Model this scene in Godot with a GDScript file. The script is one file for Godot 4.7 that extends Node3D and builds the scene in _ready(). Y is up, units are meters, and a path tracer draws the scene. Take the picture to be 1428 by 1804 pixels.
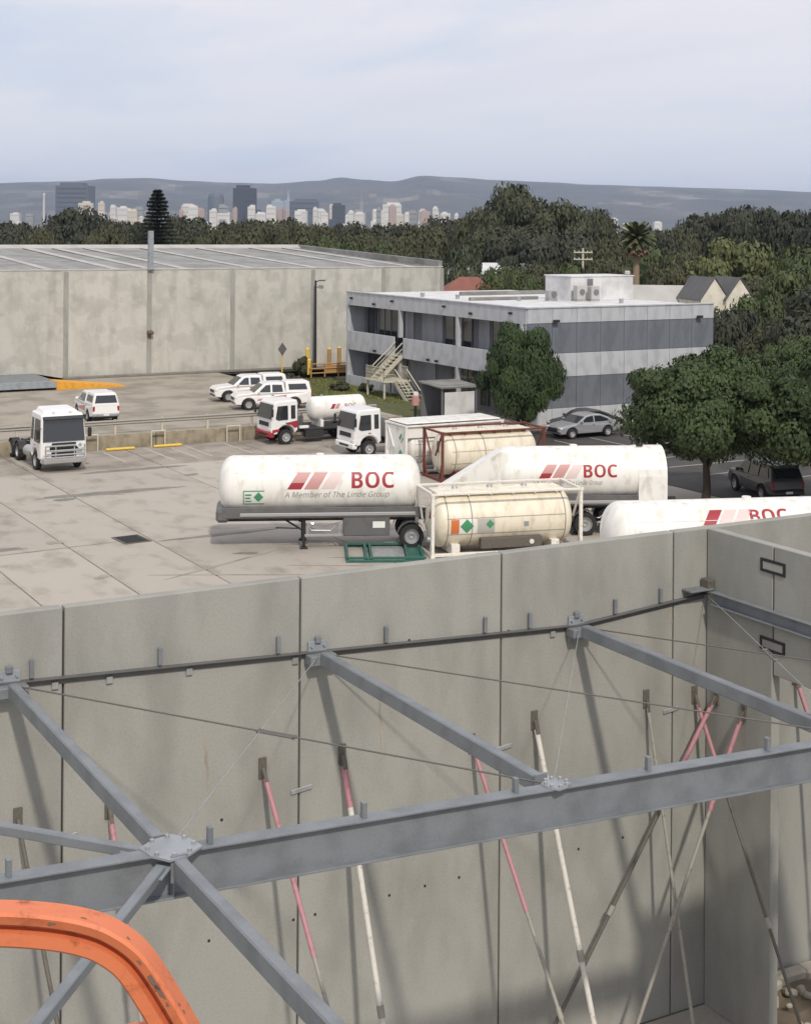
extends Node3D
# An industrial yard behind a half-built precast shed, with the city and the hills far behind. Axes: +X runs along the precast wall, -Z away from the camera; metres.

var rng := RandomNumberGenerator.new()
var taken := {}
var mt := {}
var tx := {}


class MB:
	var v := PackedVector3Array()
	var n := PackedVector3Array()
	var uv := PackedVector2Array()
	var col := PackedColorArray()
	var tint := Color.WHITE
	var tinted := false

	func t3(a: Vector3, b: Vector3, c: Vector3, na: Vector3, nb: Vector3, nc: Vector3) -> void:
		if (c - a).cross(b - a).dot(na + nb + nc) < 0.0:
			v.append_array([a, c, b]); n.append_array([na, nc, nb])
		else:
			v.append_array([a, b, c]); n.append_array([na, nb, nc])
		col.append_array([tint, tint, tint])

	func tri(a: Vector3, b: Vector3, c: Vector3, hint: Vector3) -> void:
		var q := (c - a).cross(b - a)
		if q.length_squared() < 1e-16:
			return
		q = q.normalized()
		if q.dot(hint) < 0.0:
			q = -q
		t3(a, b, c, q, q, q)

	func quad(a: Vector3, b: Vector3, c: Vector3, d: Vector3, hint: Vector3) -> void:
		tri(a, b, c, hint); tri(a, c, d, hint)

	func quad_n(p: Array, m: Array) -> void:
		t3(p[0], p[1], p[2], m[0], m[1], m[2]); t3(p[0], p[2], p[3], m[0], m[2], m[3])

	func box(c: Vector3, s: Vector3, b := Basis()) -> MB:
		var h := s / 2
		for i in 3:
			var j := (i + 1) % 3
			var k := (i + 2) % 3
			for e in [-1.0, 1.0]:
				var o: Vector3 = c + b[i] * h[i] * e
				var u := b[j] * h[j]
				var w := b[k] * h[k]
				quad(o - u - w, o + u - w, o + u + w, o - u + w, b[i] * e)
		return self

	func cbox(c: Vector3, s: Vector3, bev: float, b := Basis()) -> MB:
		var h := s / 2
		var r := minf(bev, minf(h.x, minf(h.y, h.z)) * 0.9)
		var P := func(q: Vector3) -> Vector3: return c + b * q
		for i in 3:
			var j := (i + 1) % 3
			var k := (i + 2) % 3
			for e in [-1.0, 1.0]:
				var q := []
				for f in [[-1, -1], [1, -1], [1, 1], [-1, 1]]:
					var p := Vector3.ZERO
					p[i] = e * h[i]; p[j] = f[0] * (h[j] - r); p[k] = f[1] * (h[k] - r)
					q.append(P.call(p))
				quad(q[0], q[1], q[2], q[3], b[i] * e)
			for f in [[-1, -1], [1, -1], [1, 1], [-1, 1]]:
				var q := []
				for g in [[-1, 0], [1, 0], [1, 1], [-1, 1]]:
					var p := Vector3.ZERO
					p[i] = g[0] * (h[i] - r)
					p[j] = f[0] * (h[j] - (r if g[1] else 0.0)); p[k] = f[1] * (h[k] - (0.0 if g[1] else r))
					q.append(P.call(p))
				quad(q[0], q[1], q[2], q[3], b[j] * f[0] + b[k] * f[1])
		for x in [-1, 1]:
			for y in [-1, 1]:
				for z in [-1, 1]:
					var e := Vector3(x, y, z)
					tri(P.call(e * (h - Vector3(0, r, r))), P.call(e * (h - Vector3(r, 0, r))), P.call(e * (h - Vector3(r, r, 0))), b * e)
		return self

	func span(a: Vector3, b: Vector3) -> MB:
		return box((a + b) / 2, (b - a).abs())

	func cyl(a: Vector3, b: Vector3, ra: float, rb := -1.0, seg := 12, caps := true) -> MB:
		if rb < 0.0:
			rb = ra
		var ax := (b - a).normalized()
		var u := ax.cross(Vector3.UP if absf(ax.y) < 0.9 else Vector3.RIGHT).normalized()
		var w := ax.cross(u)
		var sl := (ra - rb) / maxf((b - a).length(), 1e-5)
		for i in seg:
			var d0 := u * cos(TAU * i / seg) + w * sin(TAU * i / seg)
			var d1 := u * cos(TAU * (i + 1) / seg) + w * sin(TAU * (i + 1) / seg)
			var n0 := (d0 + ax * sl).normalized()
			var n1 := (d1 + ax * sl).normalized()
			quad_n([a + d0 * ra, b + d0 * rb, b + d1 * rb, a + d1 * ra], [n0, n0, n1, n1])
			if caps:
				tri(a, a + d0 * ra, a + d1 * ra, -ax); tri(b, b + d0 * rb, b + d1 * rb, ax)
		return self

	func path(p: Array, r: float, seg := 8) -> MB:
		for i in p.size() - 1:
			cyl(p[i], p[i + 1], r, r, seg)
		return self

	func bar(a: Vector3, b: Vector3, w: float, h: float, up := Vector3.UP, bev := 0.0) -> MB:
		var z := (b - a).normalized()
		var x := up.cross(z).normalized()
		var y := z.cross(x)
		if bev > 0.0:
			return cbox((a + b) / 2, Vector3(w, h, (b - a).length()), bev, Basis(x, y, z))
		return box((a + b) / 2, Vector3(w, h, (b - a).length()), Basis(x, y, z))

	func lathe(p: Array, xf: Transform3D, seg := 24, from := 0.0, to := TAU) -> MB:
		# p: Vector2(axial along x, radius); smooth where the profile bends gently
		var sn := []
		for i in p.size() - 1:
			var d: Vector2 = p[i + 1] - p[i]
			sn.append(Vector2(-d.y, d.x).normalized())
		for i in p.size() - 1:
			var na: Vector2 = sn[i]
			var nb: Vector2 = sn[i]
			if i > 0 and sn[i - 1].dot(sn[i]) > 0.75:
				na = (sn[i - 1] + sn[i]).normalized()
			if i < sn.size() - 1 and sn[i + 1].dot(sn[i]) > 0.75:
				nb = (sn[i + 1] + sn[i]).normalized()
			for k in seg:
				var a0 := from + (to - from) * k / seg
				var a1 := from + (to - from) * (k + 1) / seg
				var d0 := Vector3(0, cos(a0), sin(a0))
				var d1 := Vector3(0, cos(a1), sin(a1))
				var q := [Vector3(p[i].x, 0, 0) + d0 * p[i].y, Vector3(p[i + 1].x, 0, 0) + d0 * p[i + 1].y, Vector3(p[i + 1].x, 0, 0) + d1 * p[i + 1].y, Vector3(p[i].x, 0, 0) + d1 * p[i].y]
				var m := [Vector3(na.x, 0, 0) + d0 * na.y, Vector3(nb.x, 0, 0) + d0 * nb.y, Vector3(nb.x, 0, 0) + d1 * nb.y, Vector3(na.x, 0, 0) + d1 * na.y]
				for e in 4:
					q[e] = xf * q[e]
					m[e] = (xf.basis * m[e]).normalized()
				quad_n(q, m)
		return self

	func prism(poly: Array, z0: float, z1: float, xf := Transform3D()) -> MB:
		var pp := PackedVector2Array(poly)
		var c := Vector2.ZERO
		for p in pp:
			c += p / pp.size()
		var ix := Geometry2D.triangulate_polygon(pp)
		for i in range(0, ix.size(), 3):
			for z in [z0, z1]:
				var hint := xf.basis.z * (1.0 if (z == z1) == (z1 > z0) else -1.0)
				tri(xf * Vector3(pp[ix[i]].x, pp[ix[i]].y, z), xf * Vector3(pp[ix[i + 1]].x, pp[ix[i + 1]].y, z), xf * Vector3(pp[ix[i + 2]].x, pp[ix[i + 2]].y, z), hint)
		var ccw := not Geometry2D.is_polygon_clockwise(pp)
		for i in pp.size():
			var a := pp[i]
			var b := pp[(i + 1) % pp.size()]
			var e := (b - a).normalized()
			var o := Vector2(e.y, -e.x) * (1.0 if ccw else -1.0)
			quad(xf * Vector3(a.x, a.y, z0), xf * Vector3(b.x, b.y, z0), xf * Vector3(b.x, b.y, z1), xf * Vector3(a.x, a.y, z1), xf.basis * Vector3(o.x, o.y, 0))
		return self

	func hull(poly: Array, hw: Callable, bev := 0.04) -> MB:
		# a solid with side outline poly in x,y and half width hw(x, y); edges bevelled
		var pp := PackedVector2Array(poly)
		var k := pp.size()
		var ccw := not Geometry2D.is_polygon_clockwise(pp)
		var ins := []
		var out := []
		for i in k:
			var e0 := (pp[i] - pp[(i + k - 1) % k]).normalized()
			var e1 := (pp[(i + 1) % k] - pp[i]).normalized()
			var o := (Vector2(e0.y, -e0.x) + Vector2(e1.y, -e1.x)).normalized() * (1.0 if ccw else -1.0)
			out.append(o)
			ins.append(pp[i] - o * bev)
		var ix := Geometry2D.triangulate_polygon(PackedVector2Array(ins))
		for s in [-1.0, 1.0]:
			var S := func(i): return Vector3(ins[i].x, ins[i].y, s * hw.call(ins[i].x, ins[i].y))
			for i in range(0, ix.size(), 3):
				tri(S.call(ix[i]), S.call(ix[i + 1]), S.call(ix[i + 2]), Vector3(0, 0, s))
			for i in k:
				var j := (i + 1) % k
				var a := Vector3(pp[i].x, pp[i].y, s * (hw.call(pp[i].x, pp[i].y) - bev))
				var b := Vector3(pp[j].x, pp[j].y, s * (hw.call(pp[j].x, pp[j].y) - bev))
				var o2: Vector2 = out[i] + out[j]
				quad(a, b, S.call(j), S.call(i), Vector3(o2.x, o2.y, s))
				if s > 0:
					quad(a, b, Vector3(b.x, b.y, -b.z), Vector3(a.x, a.y, -a.z), Vector3(o2.x, o2.y, 0))
		return self

	func pane(poly: Array, hw: Callable, s: float, t := 0.012) -> MB:
		# a thin pane that follows one side (s = -1 or 1) of a hull
		var pp := PackedVector2Array(poly)
		var ix := Geometry2D.triangulate_polygon(pp)
		var S := func(i, d): return Vector3(pp[i].x, pp[i].y, s * (hw.call(pp[i].x, pp[i].y) + d))
		for i in range(0, ix.size(), 3):
			tri(S.call(ix[i], t), S.call(ix[i + 1], t), S.call(ix[i + 2], t), Vector3(0, 0, s))
		var c := Vector3.ZERO
		for i in pp.size():
			c += S.call(i, 0.0) / pp.size()
		for i in pp.size():
			var j := (i + 1) % pp.size()
			quad(S.call(i, t), S.call(j, t), S.call(j, -t), S.call(i, -t), (S.call(i, 0.0) + S.call(j, 0.0)) / 2 - c)
		return self

	func mesh() -> ArrayMesh:
		var a := []
		a.resize(Mesh.ARRAY_MAX)
		a[Mesh.ARRAY_VERTEX] = v
		a[Mesh.ARRAY_NORMAL] = n
		if uv.size() == v.size():
			a[Mesh.ARRAY_TEX_UV] = uv
		if tinted:
			a[Mesh.ARRAY_COLOR] = col
		var m := ArrayMesh.new()
		m.add_surface_from_arrays(Mesh.PRIMITIVE_TRIANGLES, a)
		return m


# ---------- names, things, parts ----------
func numbered(called: String) -> String:
	var k: int = taken.get(called, 0)
	taken[called] = k + 1
	return called if k == 0 else "%s_%03d" % [called, k]

func tag(o: Node3D, label: String, category: String, group := "", kind := "thing") -> Node3D:
	if label:
		o.set_meta("label", label)
	if category:
		o.set_meta("category", category)
	if group:
		o.set_meta("group", group)
	o.set_meta("kind", kind)
	return o

func thing(called: String, label: String, category: String, at := Vector3.ZERO, turn := 0.0, group := "") -> Node3D:
	var o := Node3D.new()
	o.name = numbered(called)
	add_child(o)
	o.position = at
	o.rotation.y = deg_to_rad(turn)
	tag(o, label, category, group)
	return o

func part(parent: Node3D, called: String, m: MB, material: Material, label := "") -> MeshInstance3D:
	return pmesh(parent, called, m.mesh(), material, label)

func pmesh(parent: Node3D, called: String, m: Mesh, material: Material, label := "") -> MeshInstance3D:
	var o := MeshInstance3D.new()
	o.name = called if parent != self else numbered(called)
	o.mesh = m
	o.material_override = null
	if m.get_surface_count():
		o.set_surface_override_material(0, material)
	parent.add_child(o, true)
	if label:
		o.set_meta("label", label)
	return o

func struct(called: String, m: MB, material: Material) -> MeshInstance3D:
	var o := part(self, called, m, material)
	o.set_meta("kind", "structure")
	return o

func copy(o: Node3D, label := "", at = null, turn = null) -> Node3D:
	var c: Node3D = o.duplicate()
	c.name = numbered(String(o.name).trim_suffix("_001"))
	add_child(c)
	if label:
		c.set_meta("label", label)
	if at != null:
		c.position = at
	if turn != null:
		c.rotation.y = deg_to_rad(turn)
	return c


# ---------- materials (base colours are linear reflectances) ----------
func lin(r: float, g: float, b: float) -> Color:
	return Color(r, g, b).linear_to_srgb()

func noise(key: String, freq: float, ramp: Array, oct := 4, warp := 0.0, size := 512, kind := FastNoiseLite.TYPE_SIMPLEX_SMOOTH, sd := 1) -> NoiseTexture2D:
	if tx.has(key):
		return tx[key]
	var f := FastNoiseLite.new()
	f.seed = sd
	f.noise_type = kind
	f.frequency = freq
	f.fractal_octaves = oct
	f.fractal_gain = 0.55
	if warp > 0.0:
		f.domain_warp_enabled = true
		f.domain_warp_amplitude = warp
		f.domain_warp_frequency = freq * 1.6
	var g := Gradient.new()
	g.offsets = PackedFloat32Array(ramp.map(func(e): return e[0]))
	g.colors = PackedColorArray(ramp.map(func(e): return Color(e[1], e[1], e[1]) if e.size() == 2 else Color(e[1], e[2], e[3])))
	var t := NoiseTexture2D.new()
	t.width = size; t.height = size
	t.seamless = true
	t.normalize = true
	t.noise = f
	t.color_ramp = g
	tx[key] = t
	return t

func mat(key: String, c: Color, rough := 0.7, metal := 0.0) -> StandardMaterial3D:
	if mt.has(key):
		return mt[key]
	var m := StandardMaterial3D.new()
	m.albedo_color = c
	m.roughness = rough
	m.metallic = metal
	mt[key] = m
	return m

func skin(m: StandardMaterial3D, t: Texture2D, scale: Vector3, fine: Texture2D = null, fscale := Vector3.ONE, world := true) -> StandardMaterial3D:
	m.albedo_texture = t
	m.uv1_triplanar = true
	m.uv1_world_triplanar = world
	m.uv1_scale = scale
	if fine:
		m.detail_enabled = true
		m.detail_blend_mode = BaseMaterial3D.BLEND_MODE_MUL
		m.detail_albedo = fine
		m.detail_uv_layer = BaseMaterial3D.DETAIL_UV_2
		m.uv2_triplanar = true
		m.uv2_world_triplanar = world
		m.uv2_scale = fscale
	return m

func make_materials() -> void:
	var fine := noise("fine", 0.045, [[0.0, 0.93], [0.5, 0.99], [1.0, 1.0]], 5)
	var soft := noise("soft", 0.006, [[0.0, 0.86], [0.35, 0.93], [0.6, 0.985], [1.0, 1.0]], 5, 20.0)
	var blot := noise("blot", 0.0045, [[0.0, 0.8, 0.79, 0.77], [0.35, 0.89, 0.885, 0.875], [0.55, 0.97, 0.966, 0.96], [1.0, 1.0, 1.0, 1.0]], 7, 30.0, 1024)
	var patch := noise("patch", 0.0075, [[0.0, 0.92, 0.92, 0.915], [0.3, 0.94, 0.94, 0.935], [0.43, 0.95, 0.95, 0.945], [0.44, 0.985, 0.984, 0.978], [0.6, 1.0, 0.997, 0.99], [0.61, 0.955, 0.955, 0.95], [0.63, 0.98, 0.98, 0.973], [1.0, 0.99, 0.988, 0.98]], 5, 55.0, 1024)
	var run := noise("run", 0.0065, [[0.0, 0.89], [0.4, 0.955], [0.65, 0.993], [1.0, 1.0]], 6, 18.0, 512, FastNoiseLite.TYPE_SIMPLEX_SMOOTH, 9)
	var grit := noise("grit", 0.09, [[0.0, 0.72], [0.45, 0.93], [1.0, 1.0]], 3)
	var rust := noise("rust", 0.03, [[0.0, 0.55, 0.42, 0.35], [0.22, 0.88, 0.85, 0.83], [0.34, 1.0, 1.0, 1.0], [1.0, 1.0, 1.0, 1.0]], 6, 30.0)
	for i in 4:
		var k: float = [1.0, 0.95, 1.04, 0.985][i]
		skin(mat("slab%d" % i, lin(0.425 * k, 0.392 * k, 0.345 * k), 0.9), noise("stain", 0.007, [[0.0, 0.82, 0.815, 0.8], [0.25, 0.92, 0.915, 0.905], [0.45, 0.985, 0.98, 0.975], [1.0, 1.0, 1.0, 1.0]], 7, 40.0, 1024, FastNoiseLite.TYPE_SIMPLEX_SMOOTH, 5), Vector3(0.07, 0.07, 0.045), fine, Vector3(0.6, 0.6, 0.6)).uv1_offset = Vector3(i * 0.31, 0, i * 0.17)
	for i in 4:
		var k: float = [1.0, 0.97, 1.03, 0.94][i]
		skin(mat("precast%d" % i, lin(0.352 * k, 0.35 * k, 0.318 * k), 0.82), run, Vector3(0.23, 0.1, 0.23), fine, Vector3(0.9, 0.9, 0.9)).uv1_offset = Vector3(i * 0.37, i * 0.21, 0)
	for i in 3:
		var k: float = [1.0, 0.96, 1.03][i]
		skin(mat("tilt%d" % i, lin(0.54 * k, 0.527 * k, 0.482 * k), 0.88), patch, Vector3(0.045, 0.055, 0.045), run, Vector3(0.2, 0.07, 0.2)).uv1_offset = Vector3(i * 0.43, i * 0.3, 0)
	skin(mat("terrace", lin(0.37, 0.335, 0.28), 0.92), blot, Vector3(0.06, 0.06, 0.06), fine, Vector3(0.5, 0.5, 0.5))
	skin(mat("asphalt", lin(0.085, 0.08, 0.078), 0.92), blot, Vector3(0.07, 0.07, 0.07), grit, Vector3(1.2, 1.2, 1.2))
	skin(mat("yard_old", lin(0.36, 0.325, 0.28), 0.92), blot, Vector3(0.09, 0.09, 0.09), fine, Vector3(0.6, 0.6, 0.6))
	skin(mat("patchdark", lin(0.24, 0.225, 0.2), 0.92), soft, Vector3(0.2, 0.2, 0.2), fine, Vector3(0.7, 0.7, 0.7))
	skin(mat("land", lin(0.11, 0.115, 0.065), 0.95), blot, Vector3(0.012, 0.012, 0.012), soft, Vector3(0.09, 0.09, 0.09))
	skin(mat("soil", lin(0.2, 0.16, 0.115), 0.95), blot, Vector3(0.3, 0.3, 0.3), grit, Vector3(1.5, 1.5, 1.5))
	skin(mat("grassland", lin(0.115, 0.125, 0.045), 0.95), soft, Vector3(0.25, 0.25, 0.25), grit, Vector3(1.2, 1.2, 1.2))
	skin(mat("kerb", lin(0.42, 0.39, 0.33), 0.9), blot, Vector3(0.2, 0.2, 0.2), fine, Vector3(0.8, 0.8, 0.8))
	skin(mat("retain", lin(0.38, 0.33, 0.245), 0.9), blot, Vector3(0.25, 0.25, 0.25), run, Vector3(0.3, 0.15, 0.3))
	skin(mat("steel_grey", lin(0.215, 0.234, 0.252), 0.5), soft, Vector3(0.45, 0.45, 0.45), fine, Vector3(1.1, 1.1, 1.1))
	skin(mat("steel_plate", lin(0.3, 0.33, 0.355), 0.5), soft, Vector3(0.5, 0.5, 0.5))
	skin(mat("galv", lin(0.42, 0.43, 0.43), 0.45, 0.35), soft, Vector3(0.8, 0.8, 0.8))
	skin(mat("cable", lin(0.16, 0.15, 0.14), 0.6, 0.3), fine, Vector3(2, 2, 2))
	skin(mat("prop_white", lin(0.62, 0.6, 0.54), 0.6), rust, Vector3(0.6, 0.6, 0.6))
	skin(mat("prop_grey", lin(0.31, 0.295, 0.255), 0.65), rust, Vector3(0.6, 0.6, 0.6))
	skin(mat("prop_dark", lin(0.12, 0.108, 0.09), 0.7), rust, Vector3(0.6, 0.6, 0.6))
	skin(mat("prop_pink", lin(0.43, 0.21, 0.235), 0.6), rust, Vector3(0.7, 0.7, 0.7))
	skin(mat("orange", lin(0.7, 0.2, 0.085), 0.5), rust, Vector3(1.6, 1.6, 1.6), fine, Vector3(14, 14, 14))
	skin(mat("bare", lin(0.2, 0.13, 0.1), 0.7), fine, Vector3(6, 6, 6))
	skin(mat("tank_white", lin(0.83, 0.82, 0.79), 0.32), run, Vector3(0.25, 0.12, 0.25), null, Vector3.ONE, false)
	tx["tank"] = noise("tankrun", 0.012, [[0.0, 0.8, 0.78, 0.73], [0.3, 0.93, 0.925, 0.905], [0.5, 0.99, 0.988, 0.98], [1.0, 1.0, 1.0, 1.0]], 6, 22.0)
	mt["tank_white"].albedo_texture = tx["tankrun"]
	skin(mat("cream", lin(0.8, 0.74, 0.61), 0.4), tx["tankrun"], Vector3(0.3, 0.15, 0.3), null, Vector3.ONE, false)
	skin(mat("cream_frame", lin(0.78, 0.75, 0.68), 0.5), rust, Vector3(0.5, 0.5, 0.5), null, Vector3.ONE, false)
	skin(mat("red_frame", lin(0.17, 0.045, 0.03), 0.6), soft, Vector3(0.8, 0.8, 0.8), null, Vector3.ONE, false)
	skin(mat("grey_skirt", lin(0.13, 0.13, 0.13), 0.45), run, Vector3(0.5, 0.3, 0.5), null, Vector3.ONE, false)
	mat("alu", lin(0.5, 0.5, 0.5), 0.35, 0.6)
	skin(mat("chassis", lin(0.03, 0.029, 0.028), 0.7), soft, Vector3(0.9, 0.9, 0.9))
	mat("tyre", lin(0.022, 0.022, 0.022), 0.85)
	mat("rim", lin(0.45, 0.45, 0.45), 0.4, 0.5)
	mat("car_white", lin(0.8, 0.79, 0.78), 0.25).clearcoat_enabled = true
	mat("car_silver", lin(0.4, 0.41, 0.43), 0.3, 0.4).clearcoat_enabled = true
	mat("car_dark", lin(0.03, 0.026, 0.024), 0.25).clearcoat_enabled = true
	mat("chrome", lin(0.66, 0.66, 0.65), 0.18, 0.9)
	mat("glass", lin(0.022, 0.026, 0.03), 0.06)
	mt["glass"].metallic_specular = 0.9
	mat("black", lin(0.02, 0.02, 0.021), 0.5)
	mat("lamp", lin(0.7, 0.7, 0.68), 0.1)
	mat("tail", lin(0.35, 0.02, 0.02), 0.2)
	mat("boc_red", lin(0.33, 0.025, 0.04), 0.5)
	mat("boc_pink", lin(0.52, 0.27, 0.26), 0.5)
	mat("boc_pale", lin(0.68, 0.55, 0.53), 0.5)
	mat("boc_grey", lin(0.3, 0.28, 0.265), 0.5)
	mat("sign_white", lin(0.75, 0.75, 0.73), 0.5)
	mat("sign_green", lin(0.06, 0.28, 0.13), 0.5)
	mat("sign_orange", lin(0.62, 0.17, 0.05), 0.5)
	skin(mat("yellow", lin(0.72, 0.5, 0.08), 0.6), rust, Vector3(0.7, 0.7, 0.7))
	skin(mat("yellow_deep", lin(0.75, 0.36, 0.035), 0.6), soft, Vector3(0.5, 0.5, 0.5))
	skin(mat("paint_line", lin(0.6, 0.57, 0.5), 0.8), noise("worn", 0.05, [[0.0, 0.55], [0.4, 0.72], [0.5, 0.95], [1.0, 1.0]], 5, 12.0), Vector3(0.9, 0.9, 0.9))
	skin(mat("green_steel", lin(0.03, 0.13, 0.1), 0.5), soft, Vector3(0.8, 0.8, 0.8))
	skin(mat("office_light", lin(0.49, 0.505, 0.53), 0.55), soft, Vector3(0.25, 0.12, 0.25))
	skin(mat("office_dark", lin(0.155, 0.172, 0.198), 0.55), soft, Vector3(0.25, 0.12, 0.25))
	skin(mat("office_mid", lin(0.3, 0.31, 0.34), 0.6), run, Vector3(0.25, 0.12, 0.25))
	skin(mat("office_wall", lin(0.17, 0.17, 0.19), 0.7), run, Vector3(0.25, 0.12, 0.25))
	skin(mat("roof_sheet", lin(0.3, 0.298, 0.29), 0.6), blot, Vector3(0.05, 0.05, 0.05), soft, Vector3(0.2, 0.2, 0.2))
	skin(mat("roof_lap", lin(0.46, 0.45, 0.425), 0.6), soft, Vector3(0.1, 0.1, 0.1))
	skin(mat("roof_white", lin(0.68, 0.68, 0.68), 0.5), soft, Vector3(0.15, 0.15, 0.15))
	skin(mat("stair", lin(0.55, 0.52, 0.42), 0.6), rust, Vector3(0.8, 0.8, 0.8))
	skin(mat("bark", lin(0.07, 0.055, 0.042), 0.95), grit, Vector3(0.8, 0.3, 0.8), null, Vector3.ONE, false)
	skin(mat("terracotta", lin(0.25, 0.1, 0.075), 0.85), soft, Vector3(0.2, 0.2, 0.2))
	skin(mat("house_cream", lin(0.76, 0.71, 0.6), 0.8), soft, Vector3(0.2, 0.2, 0.2))
	skin(mat("house_roof", lin(0.12, 0.12, 0.12), 0.7), soft, Vector3(0.2, 0.2, 0.2))
	skin(mat("timber", lin(0.24, 0.18, 0.12), 0.9), fine, Vector3(0.8, 0.2, 0.8))
	skin(mat("signal_orange", lin(0.42, 0.24, 0.09), 0.6), rust, Vector3(0.8, 0.8, 0.8))
	var leaf := mat("leaf", Color.WHITE, 0.75)
	leaf.vertex_color_use_as_albedo = true
	leaf.backlight_enabled = true
	leaf.backlight = lin(0.03, 0.045, 0.012)
	var tinted := mat("tinted", Color.WHITE, 0.7)
	tinted.vertex_color_use_as_albedo = true


# ---------- camera, sky, sun ----------
func set_camera_and_light() -> void:
	var cam := Camera3D.new()
	cam.name = "camera"
	add_child(cam)
	cam.projection = Camera3D.PROJECTION_FRUSTUM
	cam.near = 0.1
	cam.far = 40000.0
	cam.size = 0.1 * 1804.0 / 2600.0
	cam.frustum_offset = Vector2(0.0, -0.1 * 507.0 / 2600.0)
	cam.transform = Transform3D(Basis(Vector3.UP, deg_to_rad(-29.5)) * Basis(Vector3.BACK, deg_to_rad(0.43)), Vector3(0, 13.3, 0))
	cam.current = true
	var e := Environment.new()
	e.background_mode = Environment.BG_SKY
	e.tonemap_mode = Environment.TONE_MAPPER_LINEAR
	e.tonemap_exposure = 1.25
	e.sdfgi_enabled = true
	e.ssao_enabled = true
	e.ssil_enabled = true
	e.fog_enabled = true
	e.fog_density = 0.000068
	e.fog_light_color = lin(0.56, 0.66, 0.88)
	var s := Sky.new()
	var p := PanoramaSkyMaterial.new()
	p.panorama = cloud_sky()
	p.energy_multiplier = 0.92
	s.sky_material = p
	e.sky = s
	var w := WorldEnvironment.new()
	w.name = "environment"
	w.environment = e
	add_child(w)
	var sun := DirectionalLight3D.new()
	sun.name = "sun"
	sun.light_energy = 0.63
	sun.light_color = Color(1.0, 0.965, 0.91)
	sun.light_angular_distance = 2.2
	sun.shadow_enabled = true
	add_child(sun)
	sun.look_at_from_position(Vector3.ZERO, Vector3(0.255, -0.99, -1.0), Vector3.UP)


func cloud_sky() -> ImageTexture:
	var w := 2048
	var h := 1024
	var f := FastNoiseLite.new()
	f.seed = 21
	f.noise_type = FastNoiseLite.TYPE_SIMPLEX_SMOOTH
	f.frequency = 0.42
	f.fractal_octaves = 5
	f.fractal_gain = 0.52
	f.domain_warp_enabled = true
	f.domain_warp_amplitude = 0.9
	f.domain_warp_frequency = 0.35
	var im := Image.create(w, h, false, Image.FORMAT_RGB8)
	var blue := Color(0.785, 0.825, 0.888)
	var white := Color(0.892, 0.884, 0.908)
	var grey := Color(0.84, 0.842, 0.878)
	var low := Color(0.775, 0.82, 0.88)
	for y in h / 2 + 8:
		var el := PI * (0.5 - (y + 0.5) / h)
		var sy := maxf(sin(el), 0.0)
		var k := 1.0 / (sy + 0.07)
		var hz := exp(-sy * 13.0)
		for x in w:
			var az := TAU * x / w
			var px := cos(az) * cos(el) * k
			var pz := sin(az) * cos(el) * k
			var a := f.get_noise_2d(px * 0.55, pz * 1.0) * 0.5 + 0.5
			var b := f.get_noise_2d(px * 0.9 + 31.0, pz * 1.7 + 7.0) * 0.5 + 0.5
			var c := blue.lerp(white, smoothstep(0.2, 0.5, a))
			c = c.lerp(grey, smoothstep(0.5, 0.8, b) * 0.5)
			im.set_pixel(x, y, c.lerp(low, hz * 0.85))
	im.fill_rect(Rect2i(0, h / 2 + 8, w, h / 2 - 8), Color(0.5, 0.5, 0.49))
	return ImageTexture.create_from_image(im)


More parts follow.
